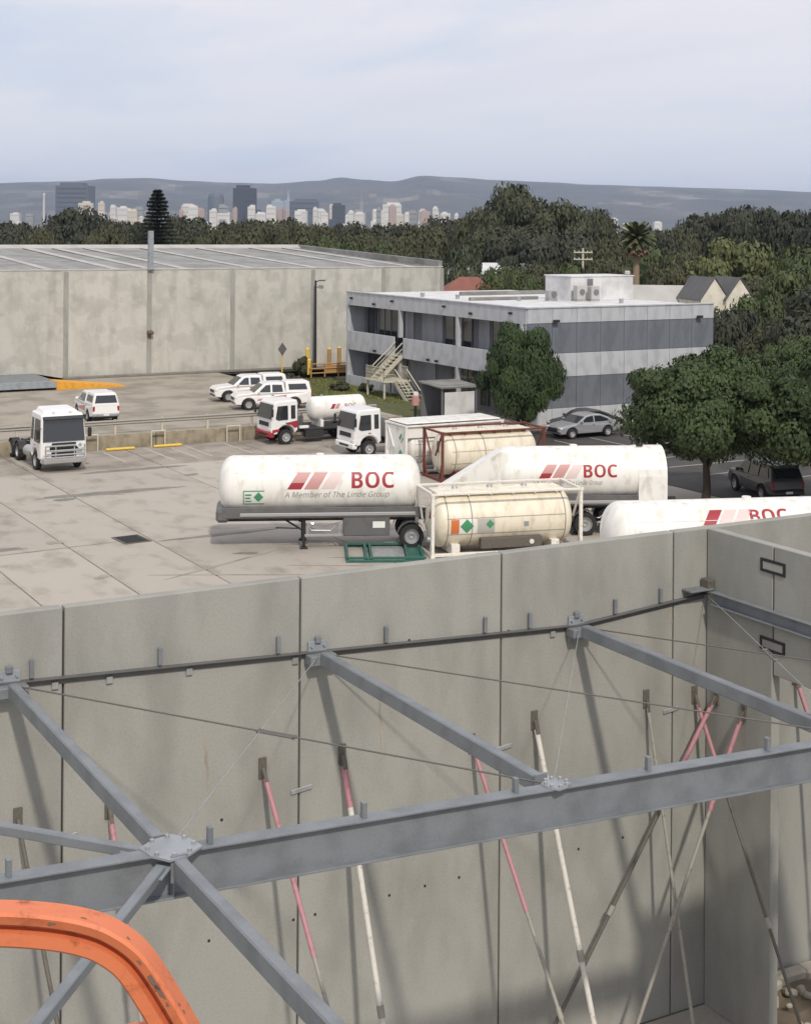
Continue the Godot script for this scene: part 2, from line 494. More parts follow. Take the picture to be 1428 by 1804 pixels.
# ---------- the ground ----------
func build_ground() -> void:
	var m := MB.new()
	m.box(Vector3(0, -0.6, -6000), Vector3(26000, 1.0, 26000))
	struct("ground", m, mat("land", Color.WHITE))
	m = MB.new()
	m.box(Vector3(16, -0.26, -54), Vector3(86, 0.44, 62))
	var yard := struct("yard", m, mat("patchdark", Color.WHITE))
	var xs := [-27.0, -19.4, -12.1, -4.8, 2.5, 7.6, 14.3, 17.8, 21.3, 28.3, 35.3, 42.3, 49.2]
	var zs := [-23.5, -31.0, -40.0, -49.5, -59.0, -69.5, -77.0, -83.6]
	rng.seed = 4
	for i in xs.size() - 1:
		for j in zs.size() - 1:
			var b := MB.new()
			var x0: float = xs[i]
			var x1: float = xs[i + 1]
			var g := 0.028
			b.cbox(Vector3((x0 + x1) / 2, -0.06, (zs[j] + zs[j + 1]) / 2), Vector3(x1 - x0 - 2 * g, 0.12 + rng.randf_range(-0.006, 0.006), zs[j] - zs[j + 1] - 2 * g), 0.012)
			part(yard, "concrete_slab", b, mat("yard_old" if j == 6 else "slab%d" % rng.randi_range(0, 3), Color.WHITE))
	# repaired strips and stains of darker concrete in the yard
	for r in [[12.0, -59.9, 8.6, 0.55], [24.2, -58.6, 5.6, 0.22], [23.2, -70.2, 7.5, 0.5], [26.4, -76.2, 6.0, 0.4]]:
		var b := MB.new()
		var pts := []
		for k in 22:
			var a := TAU * k / 22.0
			pts.append(Vector2(cos(a) * r[2] * 0.5 * rng.randf_range(0.82, 1.08), sin(a) * r[3] * rng.randf_range(0.7, 1.15)))
		b.prism(pts, 0.0, 0.004, Transform3D(Basis(Vector3.RIGHT, -PI / 2), Vector3(r[0], 0.0045, r[1])))
		part(yard, "repair_patch", b, mat("patchdark", Color.WHITE))
	# oil spots and old tyre marks, darker than the slab
	for k in 26:
		var b := MB.new()
		var c := Vector3(rng.randf_range(8, 36), 0.0, rng.randf_range(-76, -47))
		var tyre := k % 3 == 0
		var sx := rng.randf_range(1.6, 4.5) if tyre else rng.randf_range(0.12, 0.6)
		var sz := rng.randf_range(0.05, 0.1) if tyre else sx * rng.randf_range(0.4, 1.0)
		var pts := []
		for e in 18:
			var a := TAU * e / 18.0
			pts.append(Vector2(cos(a) * sx * rng.randf_range(0.75, 1.1), sin(a) * sz * rng.randf_range(0.6, 1.2)))
		b.prism(pts, 0.0, 0.003, Transform3D(Basis(Vector3.UP, rng.randf_range(-0.5, 0.9)) * Basis(Vector3.RIGHT, -PI / 2), c + Vector3(0, 0.0048, 0)))
		part(yard, "tyre_mark" if tyre else "oil_spot", b, mat("yard_old" if tyre or k % 2 else "patchdark", Color.WHITE))
	# lower row of parking bays: worn white lines and yellow wheel stops
	var row := MB.new()
	for l in [[21.6, -83.0, -78.4], [26.85, -82.6, -78.6], [29.5, -83.2, -78.1], [30.95, -82.6, -78.1], [31.95, -82.9, -78.6], [34.4, -82.9, -78.6]]:
		row.box(Vector3(l[0], 0.008, (l[1] + l[2]) / 2), Vector3(0.13, 0.004, l[1] - l[2]).abs())
	row.box(Vector3(20.0, 0.008, -79.6), Vector3(2.6, 0.004, 0.14))
	part(yard, "painted_lines", row, mat("paint_line", Color.WHITE)).set_meta("kind", "stuff")
	for k in 4:
		var x: float = [28.0, 30.9, 24.9, 19.6][k]
		var o := part(self, "wheel_stop", MB.new().cbox(Vector3.ZERO, Vector3(1.75, 0.15, 0.22), 0.05), mat("yellow", Color.WHITE))
		o.position = Vector3(x, 0.082, -83.0 if k < 3 else -82.6)
		tag(o, ["faded yellow wheel stop at the foot of the low wall, beside the worn white lines", "faded yellow wheel stop between two worn white bay lines", "faded yellow wheel stop just beside the white prime mover", "faded yellow wheel stop behind the white prime mover's rear wheels"][k], "wheel stop", "yellow wheel stops below the guard rail")
	# drain grate
	var gr := thing("drain_grate", "dark steel drain grate let into the yard beside a slab joint", "drain", Vector3(20.55, 0.004, -59.4), 4.0)
	var fr := MB.new()
	for s in [-1, 1]:
		fr.box(Vector3(0.55 * s, 0.012, 0), Vector3(0.08, 0.03, 1.5)); fr.box(Vector3(0, 0.012, 0.71 * s), Vector3(1.02, 0.03, 0.08))
	part(gr, "grate_frame", fr, mat("prop_dark", Color.WHITE))
	part(gr, "grate_pit", MB.new().box(Vector3(0, 0.003, 0), Vector3(1.02, 0.004, 1.34)), mat("black", Color.WHITE))
	for k in 9:
		part(gr, "grate_bar", MB.new().box(Vector3(-0.4 + 0.1 * k, 0.014, 0), Vector3(0.035, 0.018, 1.34)), mat("chassis", Color.WHITE))
	# raised terrace with its low retaining wall
	m = MB.new()
	m.box(Vector3(3.6, 0.15, -133.8), Vector3(87, 1.3, 100))
	struct("terrace", m, mat("terrace", Color.WHITE))
	var ret := thing("retaining_wall", "low stained concrete retaining wall below the steel guard rail", "wall", Vector3(0, 0, 0))
	for k in 12:
		var x0 := -20.0 + k * 5.6
		part(ret, "wall_panel", MB.new().cbox(Vector3(x0 + 2.8, 0.4, -83.7), Vector3(5.56, 0.86, 0.19), 0.02), mat("retain", Color.WHITE))
	m = MB.new()
	m.box(Vector3(74, -0.05, -62), Vector3(49.5, 0.11, 37))
	var park := struct("car_park", m, mat("asphalt", Color.WHITE))
	var ln := MB.new()
	for k in 9:
		ln.box(Vector3(53.0 + 2.7 * k, 0.011, -72.3), Vector3(0.1, 0.004, 5.0))
	for k in 5:
		ln.box(Vector3(55.5, 0.011, -58.0 - 2.8 * k), Vector3(5.4, 0.004, 0.1))
	part(park, "painted_lines", ln, mat("paint_line", Color.WHITE)).set_meta("kind", "stuff")
	var kb := thing("kerb_edging", "pale concrete kerb along the front of the striped office", "kerb")
	for k in 9:
		part(kb, "kerb_stone", MB.new().cbox(Vector3(54.2 + 1.95 * k + 0.97, 0.07, -78.2), Vector3(1.93, 0.16, 0.2), 0.03), mat("kerb", Color.WHITE))
	m = MB.new()
	m.box(Vector3(64, 0.05, -84.5), Vector3(30, 0.12, 12.4))
	struct("footpath", m, mat("kerb", Color.WHITE))
	# grassed bank between terrace and office
	var bank := MB.new()
	var N := 14
	var hh := func(i: int, j: int) -> Vector3:
		var x := 46.9 + 8.2 * i / N
		var z := -82.0 - 29.0 * j / N
		var t := smoothstep(46.9, 54.0, x)
		return Vector3(x, lerpf(0.82, 0.33, t) * smoothstep(-83.0, -92.0, z) + 0.14 * sin(i * 0.9) * sin(j * 0.8) * sin(PI * i / N) + 0.02, z)
	for i in N:
		for j in N:
			bank.quad(hh.call(i, j), hh.call(i + 1, j), hh.call(i + 1, j + 1), hh.call(i, j + 1), Vector3.UP)
	var lawn := struct("lawn", bank, mat("grassland", Color.WHITE))
	var tuft := MB.new()
	tuft.tinted = true
	rng.seed = 12
	for k in 9000:
		var i := rng.randf() * N
		var j := rng.randf_range(5.5, N)
		var a: Vector3 = hh.call(int(i), int(j))
		var b: Vector3 = hh.call(mini(int(i) + 1, N), mini(int(j) + 1, N))
		var q := Vector3(lerpf(a.x, b.x, fmod(i, 1.0)), lerpf(a.y, b.y, (fmod(i, 1.0) + fmod(j, 1.0)) * 0.5) - 0.01, lerpf(a.z, b.z, fmod(j, 1.0)))
		var ang := rng.randf() * TAU
		var d := Vector3(cos(ang), 0, sin(ang)) * 0.05
		var g := rng.randf()
		tuft.tint = Color(0.12 + 0.09 * g, 0.14 + 0.07 * g, 0.045 + 0.02 * g)
		tuft.tri(q - d, q + d, q + Vector3(rng.randf_range(-0.06, 0.06), rng.randf_range(0.06, 0.16), rng.randf_range(-0.06, 0.06)), Vector3(0, 0.4, 1))
	var go := part(self, "grass", tuft, mat("leaf", Color.WHITE))
	tag(go, "dry green grass on the bank below the office stair", "grass", "", "stuff")
	# site floor and dirt
	struct("site_floor", MB.new().box(Vector3(2.2, -0.08, -8.0), Vector3(29.8, 0.16, 22.8)), mat("slab1", Color.WHITE))
	m = MB.new()
	for i in 24:
		for j in 30:
			var q := []
			for o in [[0, 0], [1, 0], [1, 1], [0, 1]]:
				var x: float = 17.14 + (i + o[0]) * 0.45
				var z: float = -19.42 + (j + o[1]) * 0.55
				q.append(Vector3(x, 0.05 + 0.09 * sin(x * 3.1 + z * 1.7) * sin(z * 2.3 - x) + 0.05 * sin(x * 9.0 + z * 7.0), z))
			m.quad(q[0], q[1], q[2], q[3], Vector3.UP)
	struct("dirt_ground", m, mat("soil", Color.WHITE))


# ---------- the half-built shed in front ----------
func build_site() -> void:
	var wall := thing("precast_wall", "long grey precast panel wall beside the yard with props leaning on it", "wall")
	var xs := [-8.2, -4.71, -1.21, 2.29, 5.79, 9.29, 12.78, 16.24, 19.73, 23.23, 26.7]
	for i in xs.size() - 1:
		var b := MB.new()
		b.cbox(Vector3((xs[i] + xs[i + 1]) / 2, 4.07, -19.52), Vector3(xs[i + 1] - xs[i] - 0.03, 8.14, 0.18), 0.014)
		var pn := part(wall, "wall_panel", b, mat("precast%d" % [0, 1, 2, 1, 0, 2, 0, 1, 2, 0][i], Color.WHITE))
		part(wall, "joint_seal", MB.new().box(Vector3(xs[i + 1], 4.03, -19.545), Vector3(0.04, 8.06, 0.09)), mat("chassis", Color.WHITE))
		if i == 9:
			pn.set_meta("label", "last precast panel, beyond the cross wall")
	for s in [[7.8, 6.17, 5.23, 0.045], [10.6, 6.16, 5.2, 0.04], [16.12, 6.99, 6.6, 0.05]]:
		var st := MB.new()
		var last := []
		for k in 31:
			var f := k / 30.0
			var x: float = s[0] + 0.09 * f + 0.008 * sin(f * 23.0)
			var hw: float = s[3] * 0.5 * (0.35 + 0.65 * sin(PI * pow(f, 0.7))) * rng.randf_range(0.75, 1.2)
			var y: float = lerpf(s[1], s[2], f)
			var now := [Vector3(x - hw, y, -19.4265), Vector3(x + hw, y, -19.4265)]
			if k:
				st.quad(last[0], last[1], now[1], now[0], Vector3(0, 0, 1))
			last = now
		part(wall, "grout_run", st, mat("kerb", Color.WHITE))
	for p in [[9.21, 3.18], [9.56, 3.18], [10.8, 3.19], [11.42, 3.2], [12.03, 3.2], [13.02, 3.19], [8.08, 4.85], [11.11, 6.99], [12.66, 6.9], [12.91, 6.9], [14.3, 3.18], [15.2, 3.19], [15.8, 3.18], [7.9, 3.18], [6.9, 3.18]]:
		part(wall, "lifting_hole", MB.new().cyl(Vector3(p[0], p[1], -19.44), Vector3(p[0], p[1], -19.426), 0.022, 0.022, 8), mat("black", Color.WHITE))
	for p in [[5.83, 5.05], [9.32, 5.06], [12.8, 5.08], [16.19, 5.15], [2.3, 5.05]]:
		var b := MB.new()
		b.cbox(Vector3(p[0], p[1], -19.415), Vector3(0.34, 0.07, 0.03), 0.008, Basis(Vector3.BACK, 0.1))
		part(wall, "joint_bracket", b, mat("galv", Color.WHITE))
	# cross wall
	var cw := thing("cross_wall", "grey precast cross wall with a tall doorway meeting the long wall", "wall")
	part(cw, "wall_panel", MB.new().cbox(Vector3(17.04, 4.07, -18.62), Vector3(0.18, 8.14, 1.58), 0.012), mat("precast3", Color.WHITE))
	part(cw, "lintel_panel", MB.new().cbox(Vector3(17.04, 7.1, -15.5), Vector3(0.18, 2.08, 4.6), 0.012), mat("precast1", Color.WHITE))
	part(cw, "wall_panel", MB.new().cbox(Vector3(17.04, 4.07, -11.4), Vector3(0.18, 8.14, 3.55), 0.012), mat("precast3", Color.WHITE))
	part(cw, "joint_seal", MB.new().box(Vector3(17.05, 7.1, -17.815), Vector3(0.12, 2.0, 0.04)), mat("chassis", Color.WHITE))
	for h in [7.8, 6.53]:
		var jp := part(cw, "joint_plate", MB.new().cbox(Vector3(16.944, h, -17.82), Vector3(0.014, 0.13, 0.46), 0.004), mat("precast3", Color.WHITE))
		var f := MB.new()
		for s in [-1, 1]:
			f.box(Vector3(16.942, h + 0.085 * s, -17.82), Vector3(0.022, 0.045, 0.56)); f.box(Vector3(16.942, h, -17.82 + 0.258 * s), Vector3(0.0215, 0.13, 0.045))
		part(jp, "rubber_surround", f, mat("black", Color.WHITE))
	var stub := thing("added_shade_panel", "unseen precast panel added near the doorway to shade the wall corner", "wall")  # panel added out of view to cast the shade low in the corner
	part(stub, "wall_panel", MB.new().cbox(Vector3(14.84, 4.07, -12.98), Vector3(1.9, 8.14, 0.18), 0.012), mat("precast0", Color.WHITE))
	var ft := thing("strip_footing", "rough pale concrete footing along the base of the wall beyond the doorway", "footing")
	rng.seed = 3
	for k in 14:
		part(ft, "footing_lump", MB.new().cbox(Vector3(17.5 + k * 0.62, 0.1, -19.26 + rng.randf_range(-0.04, 0.05)), Vector3(0.66, rng.randf_range(0.16, 0.26), rng.randf_range(0.24, 0.36)), 0.05, Basis(Vector3.UP, rng.randf_range(-0.1, 0.1))), mat("kerb", Color.WHITE))
	for k in 5:
		var o := part(self, "timber_offcut", MB.new().cbox(Vector3.ZERO, Vector3(rng.randf_range(0.5, 1.3), 0.045, 0.1), 0.006), mat("timber" if k < 3 else "orange", Color.WHITE))
		o.position = [Vector3(16.2, 0.023, -18.6), Vector3(15.8, 0.023, -18.2), Vector3(18.6, 0.16, -17.6), Vector3(16.5, 0.023, -18.0), Vector3(16.1, 0.023, -17.7)][k]
		o.rotation.y = rng.randf() * TAU
		tag(o, "short offcut lying on the floor in the wall corner", "offcut", "offcuts on the shed floor")
	var rb := MB.new()
	for k in 70:
		rb.cbox(Vector3(rng.randf_range(17.6, 20.8), 0.1, rng.randf_range(-19.0, -16.5)), Vector3(rng.randf_range(0.06, 0.26), 0.12, rng.randf_range(0.06, 0.22)), 0.03, Basis(Vector3(rng.randf(), 1, rng.randf()).normalized(), rng.randf() * TAU))
	tag(part(self, "rubble", rb, mat("kerb", Color.WHITE)), "broken concrete rubble on the dirt beyond the doorway", "rubble", "", "stuff")
	build_steel()
	build_props()


func roof_y(x: float) -> float:
	return 7.3 - 0.0448 * (x - 5.05) if x < 14.2 else 6.89 + 0.075 * (x - 14.2)


func build_steel() -> void:
	var sg := mat("steel_grey", Color.WHITE)
	var sp := mat("steel_plate", Color.WHITE)
	# ledger angle bolted along the long wall
	var led := thing("ledger_angle", "thin steel ledger angle bolted along the long precast wall", "steel angle")
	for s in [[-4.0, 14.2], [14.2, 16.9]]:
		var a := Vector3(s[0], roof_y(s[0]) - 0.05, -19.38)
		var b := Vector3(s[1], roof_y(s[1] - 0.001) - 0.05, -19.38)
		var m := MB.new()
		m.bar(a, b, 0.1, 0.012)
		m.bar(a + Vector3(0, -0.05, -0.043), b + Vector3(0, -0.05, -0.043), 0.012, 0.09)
		part(led, "angle_length", m, mat("grey_skirt", Color.WHITE))  # darker than the other steel; the shade beneath the angle is in its colour
	for x in [1.8, 3.57, 5.35, 7.13, 8.92, 10.69, 12.45, 13.29, 14.98, 15.93]:
		part(led, "cleat", MB.new().cbox(Vector3(x, roof_y(x) + 0.1, -19.385), Vector3(0.055, 0.24, 0.05), 0.005), sg)
	for x in [6.42, 7.57, 5.67, 9.2, 4.0, 13.75]:
		part(led, "bolt_plate", MB.new().cbox(Vector3(x, roof_y(x) - 0.16, -19.41), Vector3(0.09, 0.1, 0.035), 0.006), mat("galv", Color.WHITE))
	var led2 := thing("ledger_channel", "grey steel channel bolted along the cross wall", "steel channel")
	var lm := MB.new()
	lm.box(Vector3(16.935, 7.0, -14.9), Vector3(0.02, 0.2, 8.6)); lm.box(Vector3(16.885, 7.105, -14.9), Vector3(0.12, 0.012, 8.6)); lm.box(Vector3(16.885, 6.895, -14.9), Vector3(0.12, 0.012, 8.6))
	part(led2, "channel", lm, sg)
	part(led2, "corner_cleat", MB.new().cbox(Vector3(16.86, 7.2, -19.3), Vector3(0.12, 0.22, 0.2), 0.01), mat("prop_dark", Color.WHITE))
	part(led2, "corner_plate", MB.new().cbox(Vector3(16.66, 7.15, -19.3), Vector3(0.5, 0.03, 0.24), 0.005), sg)
	# main beam
	var bm := thing("roof_beam", "deep grey steel beam crossing in front of the long wall", "steel beam")
	for s in [[-2.0, 14.2], [14.2, 16.94]]:
		var a := Vector3(s[0], roof_y(s[0]), -13.4)
		var b := Vector3(s[1], roof_y(s[1] - 0.001), -13.4)
		part(bm, "top_flange", MB.new().bar(a + Vector3(0, -0.02, 0), b + Vector3(0, -0.02, 0), 0.19, 0.022, Vector3.UP, 0.004), sg)
		part(bm, "web", MB.new().bar(a + Vector3(0, -0.231, 0), b + Vector3(0, -0.231, 0), 0.014, 0.4), sg)
		part(bm, "bottom_flange", MB.new().bar(a + Vector3(0, -0.442, 0), b + Vector3(0, -0.442, 0), 0.19, 0.022, Vector3.UP, 0.004), sg)
	for x in [1.7, 3.5, 5.45, 7.14, 9.01, 10.84, 12.67]:
		part(bm, "cleat", MB.new().cbox(Vector3(x, roof_y(x) + 0.07, -13.4), Vector3(0.05, 0.16, 0.07), 0.005), sg)
	for x in [5.05, 14.2]:
		for s in [-1, 1]:
			part(bm, "stiffener", MB.new().box(Vector3(x, roof_y(x) - 0.231, -13.4 + 0.047 * s), Vector3(0.012, 0.398, 0.08)), sg)
	# rafters between wall and beam
	var rl := ["grey steel rafter from the long wall to the bolted hub plate, thin strut beside it", "grey steel rafter between the long wall and the middle of the deep beam", "grey steel rafter from the long wall nearest the cross wall"]
	for k in 3:
		var x: float = [5.05, 9.55, 14.2][k]
		var y := roof_y(x)
		var r := thing("roof_rafter", rl[k], "steel rafter", Vector3(x, y, -19.43), 0.0, "rafters between wall and beam")
		part(r, "hollow_section", MB.new().cbox(Vector3(0, -0.1, 2.99), Vector3(0.13, 0.2, 5.46), 0.016), sg)
		part(r, "wall_plate", MB.new().cbox(Vector3(0, -0.1, 0.025), Vector3(0.3, 0.4, 0.03), 0.005), sp)
		part(r, "wall_bracket", MB.new().cbox(Vector3(0, -0.13, 0.15), Vector3(0.42, 0.14, 0.22), 0.01), sg)
		part(r, "end_plate", MB.new().cbox(Vector3(0, -0.1, 5.735), Vector3(0.17, 0.26, 0.03), 0.005), sg)
		part(r, "shear_plate", MB.new().box(Vector3(0, -0.13, 5.84), Vector3(0.02, 0.16, 0.18)), sg)
		for s in [-1, 1]:
			part(r, "bolt", MB.new().cyl(Vector3(0.1 * s, 0.03, 0.04), Vector3(0.1 * s, 0.03, 0.075), 0.018, 0.018, 6), mat("galv", Color.WHITE))
		part(r, "rod_lug", MB.new().cbox(Vector3(0, 0.12, 0.05), Vector3(0.09, 0.1, 0.06), 0.01), sg)
	var r4 := thing("roof_rafter", "grey steel rafter running from the bolted hub plate away from the long wall", "steel rafter", Vector3(5.05, roof_y(5.05), -13.4))
	part(r4, "hollow_section", MB.new().cbox(Vector3(0, -0.1, 3.1), Vector3(0.13, 0.2, 5.7), 0.016), sg)
	part(r4, "end_plate", MB.new().cbox(Vector3(0, -0.1, 0.23), Vector3(0.17, 0.26, 0.03), 0.005), sg)
	# hub plates
	for k in 3:
		var x: float = [5.05, 9.55, 14.2][k]
		var hub := thing("hub_plate", ["eight-sided grey steel hub plate bolted where beam, rafters and struts meet", "small grey steel hub plate on the beam at the end of the middle rafter", "small grey steel hub plate on the beam near the cross wall"][k], "steel plate", Vector3(x, roof_y(x), -13.4))
		var rad: float = [0.3, 0.17, 0.17][k]
		var oc := []
		for i in 8:
			oc.append(Vector2(cos(TAU * (i + 0.5) / 8), sin(TAU * (i + 0.5) / 8)) * rad * (1.0 if i % 2 else 0.86))
		part(hub, "plate", MB.new().prism(oc, 0.0, 0.022, Transform3D(Basis(Vector3.RIGHT, -PI / 2), Vector3(0, -0.007, 0))), sp)
		for i in 8:
			var d := Vector3(cos(TAU * i / 8 + 0.2), 0, sin(TAU * i / 8 + 0.2)) * rad * 0.74
			part(hub, "bolt", MB.new().cyl(d + Vector3(0, 0.014, 0), d + Vector3(0, 0.045, 0), 0.022, 0.022, 6), mat("galv", Color.WHITE))
	# roof struts from the hub
	for k in 2:
		var a := Vector3(5.05, roof_y(5.05) - 0.09, -13.4)
		var b: Vector3 = [Vector3(-0.55, 7.42, -19.3), Vector3(0.9, 7.38, -8.2)][k]
		var d := (b - a).normalized()
		var st := thing("roof_strut", ["slim grey steel strut running from the hub plate back to the long wall", "grey steel strut running from the hub plate away under the orange hoop"][k], "steel strut")
		part(st, "channel", MB.new().bar(a + d * 0.3, b, 0.1, 0.1, Vector3.UP, 0.01), sg)
		part(st, "gusset", MB.new().bar(a + d * 0.14, a + d * 0.5, 0.16, 0.016), sp)
	# tie rods
	var rods := [[5.05, 9.55, 0], [9.55, 5.05, 1], [9.55, 14.2, 2], [14.2, 9.55, 3], [14.2, 16.9, 4], [16.86, 14.2, 5]]
	var rlab := ["tie rod with a long turnbuckle, from the wall by the hub plate rafter", "faint tie rod from the middle rafter's wall bracket down to the bolted hub plate", "thin tie rod from the middle rafter's wall bracket towards the cross wall", "faint tie rod from the last rafter's wall bracket to the end of the middle rafter", "thin tie rod from the last rafter's wall bracket crossing in front of the cross wall", "thin tie rod from the wall corner with a turnbuckle before the cross wall"]
	for q in rods:
		var a := Vector3(q[0], roof_y(q[0]) - 0.06, -19.3)
		var b := Vector3(q[1], roof_y(q[1]) - 0.02, -13.45)
		var d := (b - a).normalized()
		var t := thing("tie_rod", rlab[q[2]], "tie rod", Vector3.ZERO, 0.0, "cross tie rods in the roof frame")
		var thin: float = 0.0105 if q[2] in [0, 2, 4] else 0.006
		part(t, "rod", MB.new().cyl(a, b, thin, thin, 6), mat("cable" if q[2] in [0, 2, 4] else "galv", Color.WHITE))
		if q[2] in [0, 5]:
			var c := a.lerp(b, [0.53, 0, 0, 0, 0, 0.5][q[2]])
			var side := d.cross(Vector3.UP).normalized()
			var tb := MB.new()
			for s in [-1, 1]:
				tb.cyl(c - d * 0.24 + side * 0.035 * s, c + d * 0.24 + side * 0.035 * s, 0.012, 0.012, 6)
				tb.cyl(c + d * 0.24 * s - side * 0.04, c + d * 0.24 * s + side * 0.04, 0.022, 0.022, 6)
			part(t, "turnbuckle", tb, mat("cable", Color.WHITE))


func build_props() -> void:
	# [top, foot, tube radius, upper length share in pink, lower material]
	var P := [
		[Vector3(5.19, 5.4, -19.4), Vector3(5.19, 0.05, -13.9), 0.034, 0.0, "prop_dark", "thin dark wall prop behind the slim strut, foot near the beam line"],
		[Vector3(6.43, 5.32, -19.4), Vector3(6.43, 0.05, -16.3), 0.04, 0.3, "prop_grey", "pink topped wall prop seen just beside the hub plate rafter"],
		[Vector3(8.7, 5.46, -19.4), Vector3(8.7, 0.05, -14.68), 0.038, 0.34, "prop_grey", "wall prop with a long pink upper tube and pale jointed lower tube"],
		[Vector3(9.98, 5.44, -19.4), Vector3(9.98, 0.05, -17.33), 0.05, 0.1, "prop_white", "white wall prop with a short pink top beneath the middle rafter's wall bracket"],
		[Vector3(12.24, 5.22, -19.4), Vector3(12.24, 0.05, -15.42), 0.036, 0.36, "prop_grey", "wall prop with pink upper tube passing behind the middle rafter's lower end"],
		[Vector3(13.41, 5.4, -19.4), Vector3(13.41, 0.05, -17.28), 0.05, 0.0, "prop_white", "plain white wall prop below the last rafter"],
		[Vector3(15.66, 5.4, -19.4), Vector3(15.66, 0.05, -18.05), 0.034, 0.0, "prop_grey", "steep grey wall prop in front of the dark upright shadow near the corner"],
		[Vector3(16.7, 5.31, -19.4), Vector3(16.7, 0.05, -16.39), 0.036, 0.24, "prop_dark", "dark wall prop with pink top standing right in the wall corner"],
		[Vector3(16.92, 5.33, -19.14), Vector3(13.25, 0.05, -19.14), 0.042, 0.22, "prop_dark", "dark pink topped prop leaning from the cross wall along the long wall"],
		[Vector3(16.92, 5.26, -18.47), Vector3(14.48, 0.05, -18.47), 0.042, 0.26, "prop_grey", "pale pink topped prop leaning on the cross wall beside the doorway"],
		[Vector3(19.0, 5.3, -19.4), Vector3(19.0, 0.1, -16.6), 0.04, 0.4, "prop_dark", "pink topped wall prop seen through the doorway"],
	]
	for p in P:
		var a: Vector3 = p[0]
		var b: Vector3 = p[1]
		var d := (b - a).normalized()
		var L := (b - a).length()
		var t := thing("wall_prop", p[5], "wall prop", Vector3.ZERO, 0.0, "props bracing the precast walls")
		var r: float = p[2] * 0.86
		var back := Vector3(0, 0, -0.03) if absf(d.z) > absf(d.x) else Vector3(0.03, 0, 0)
		var sh := MB.new()
		sh.cbox(a + back * 0.6 + Vector3(0, 0.02, 0), Vector3(0.12, 0.3, 0.03) if absf(back.z) > 0 else Vector3(0.03, 0.3, 0.12), 0.006)
		part(t, "wall_shoe", sh, mat("prop_dark", Color.WHITE))
		part(t, "pivot_fork", MB.new().bar(a - d * 0.02, a + d * 0.2, r * 1.7, r * 2.3, Vector3.UP, 0.008), mat("prop_dark", Color.WHITE))
		var cut: float = p[3]
		if cut > 0.0:
			part(t, "upper_tube", MB.new().cyl(a + d * 0.14, a + d * (0.14 + L * cut), r * 1.12, r * 1.12, 10), mat("prop_pink", Color.WHITE))
		part(t, "main_tube", MB.new().cyl(a + d * (0.12 + L * cut), b - d * 0.35, r * (0.88 if cut > 0.15 else 1.0), -1.0, 10), mat(p[4], Color.WHITE))
		part(t, "adjuster_collar", MB.new().cyl(a + d * L * 0.58, a + d * (L * 0.58 + 0.16), r * 1.3, r * 1.3, 8), mat("prop_grey", Color.WHITE))
		part(t, "screw", MB.new().cyl(b - d * 0.4, b - d * 0.03, r * 0.55, r * 0.55, 8), mat("galv", Color.WHITE))
		part(t, "foot_plate", MB.new().cbox(b + Vector3(0, -0.032, 0), Vector3(0.2, 0.036, 0.2), 0.006), mat("prop_dark", Color.WHITE))


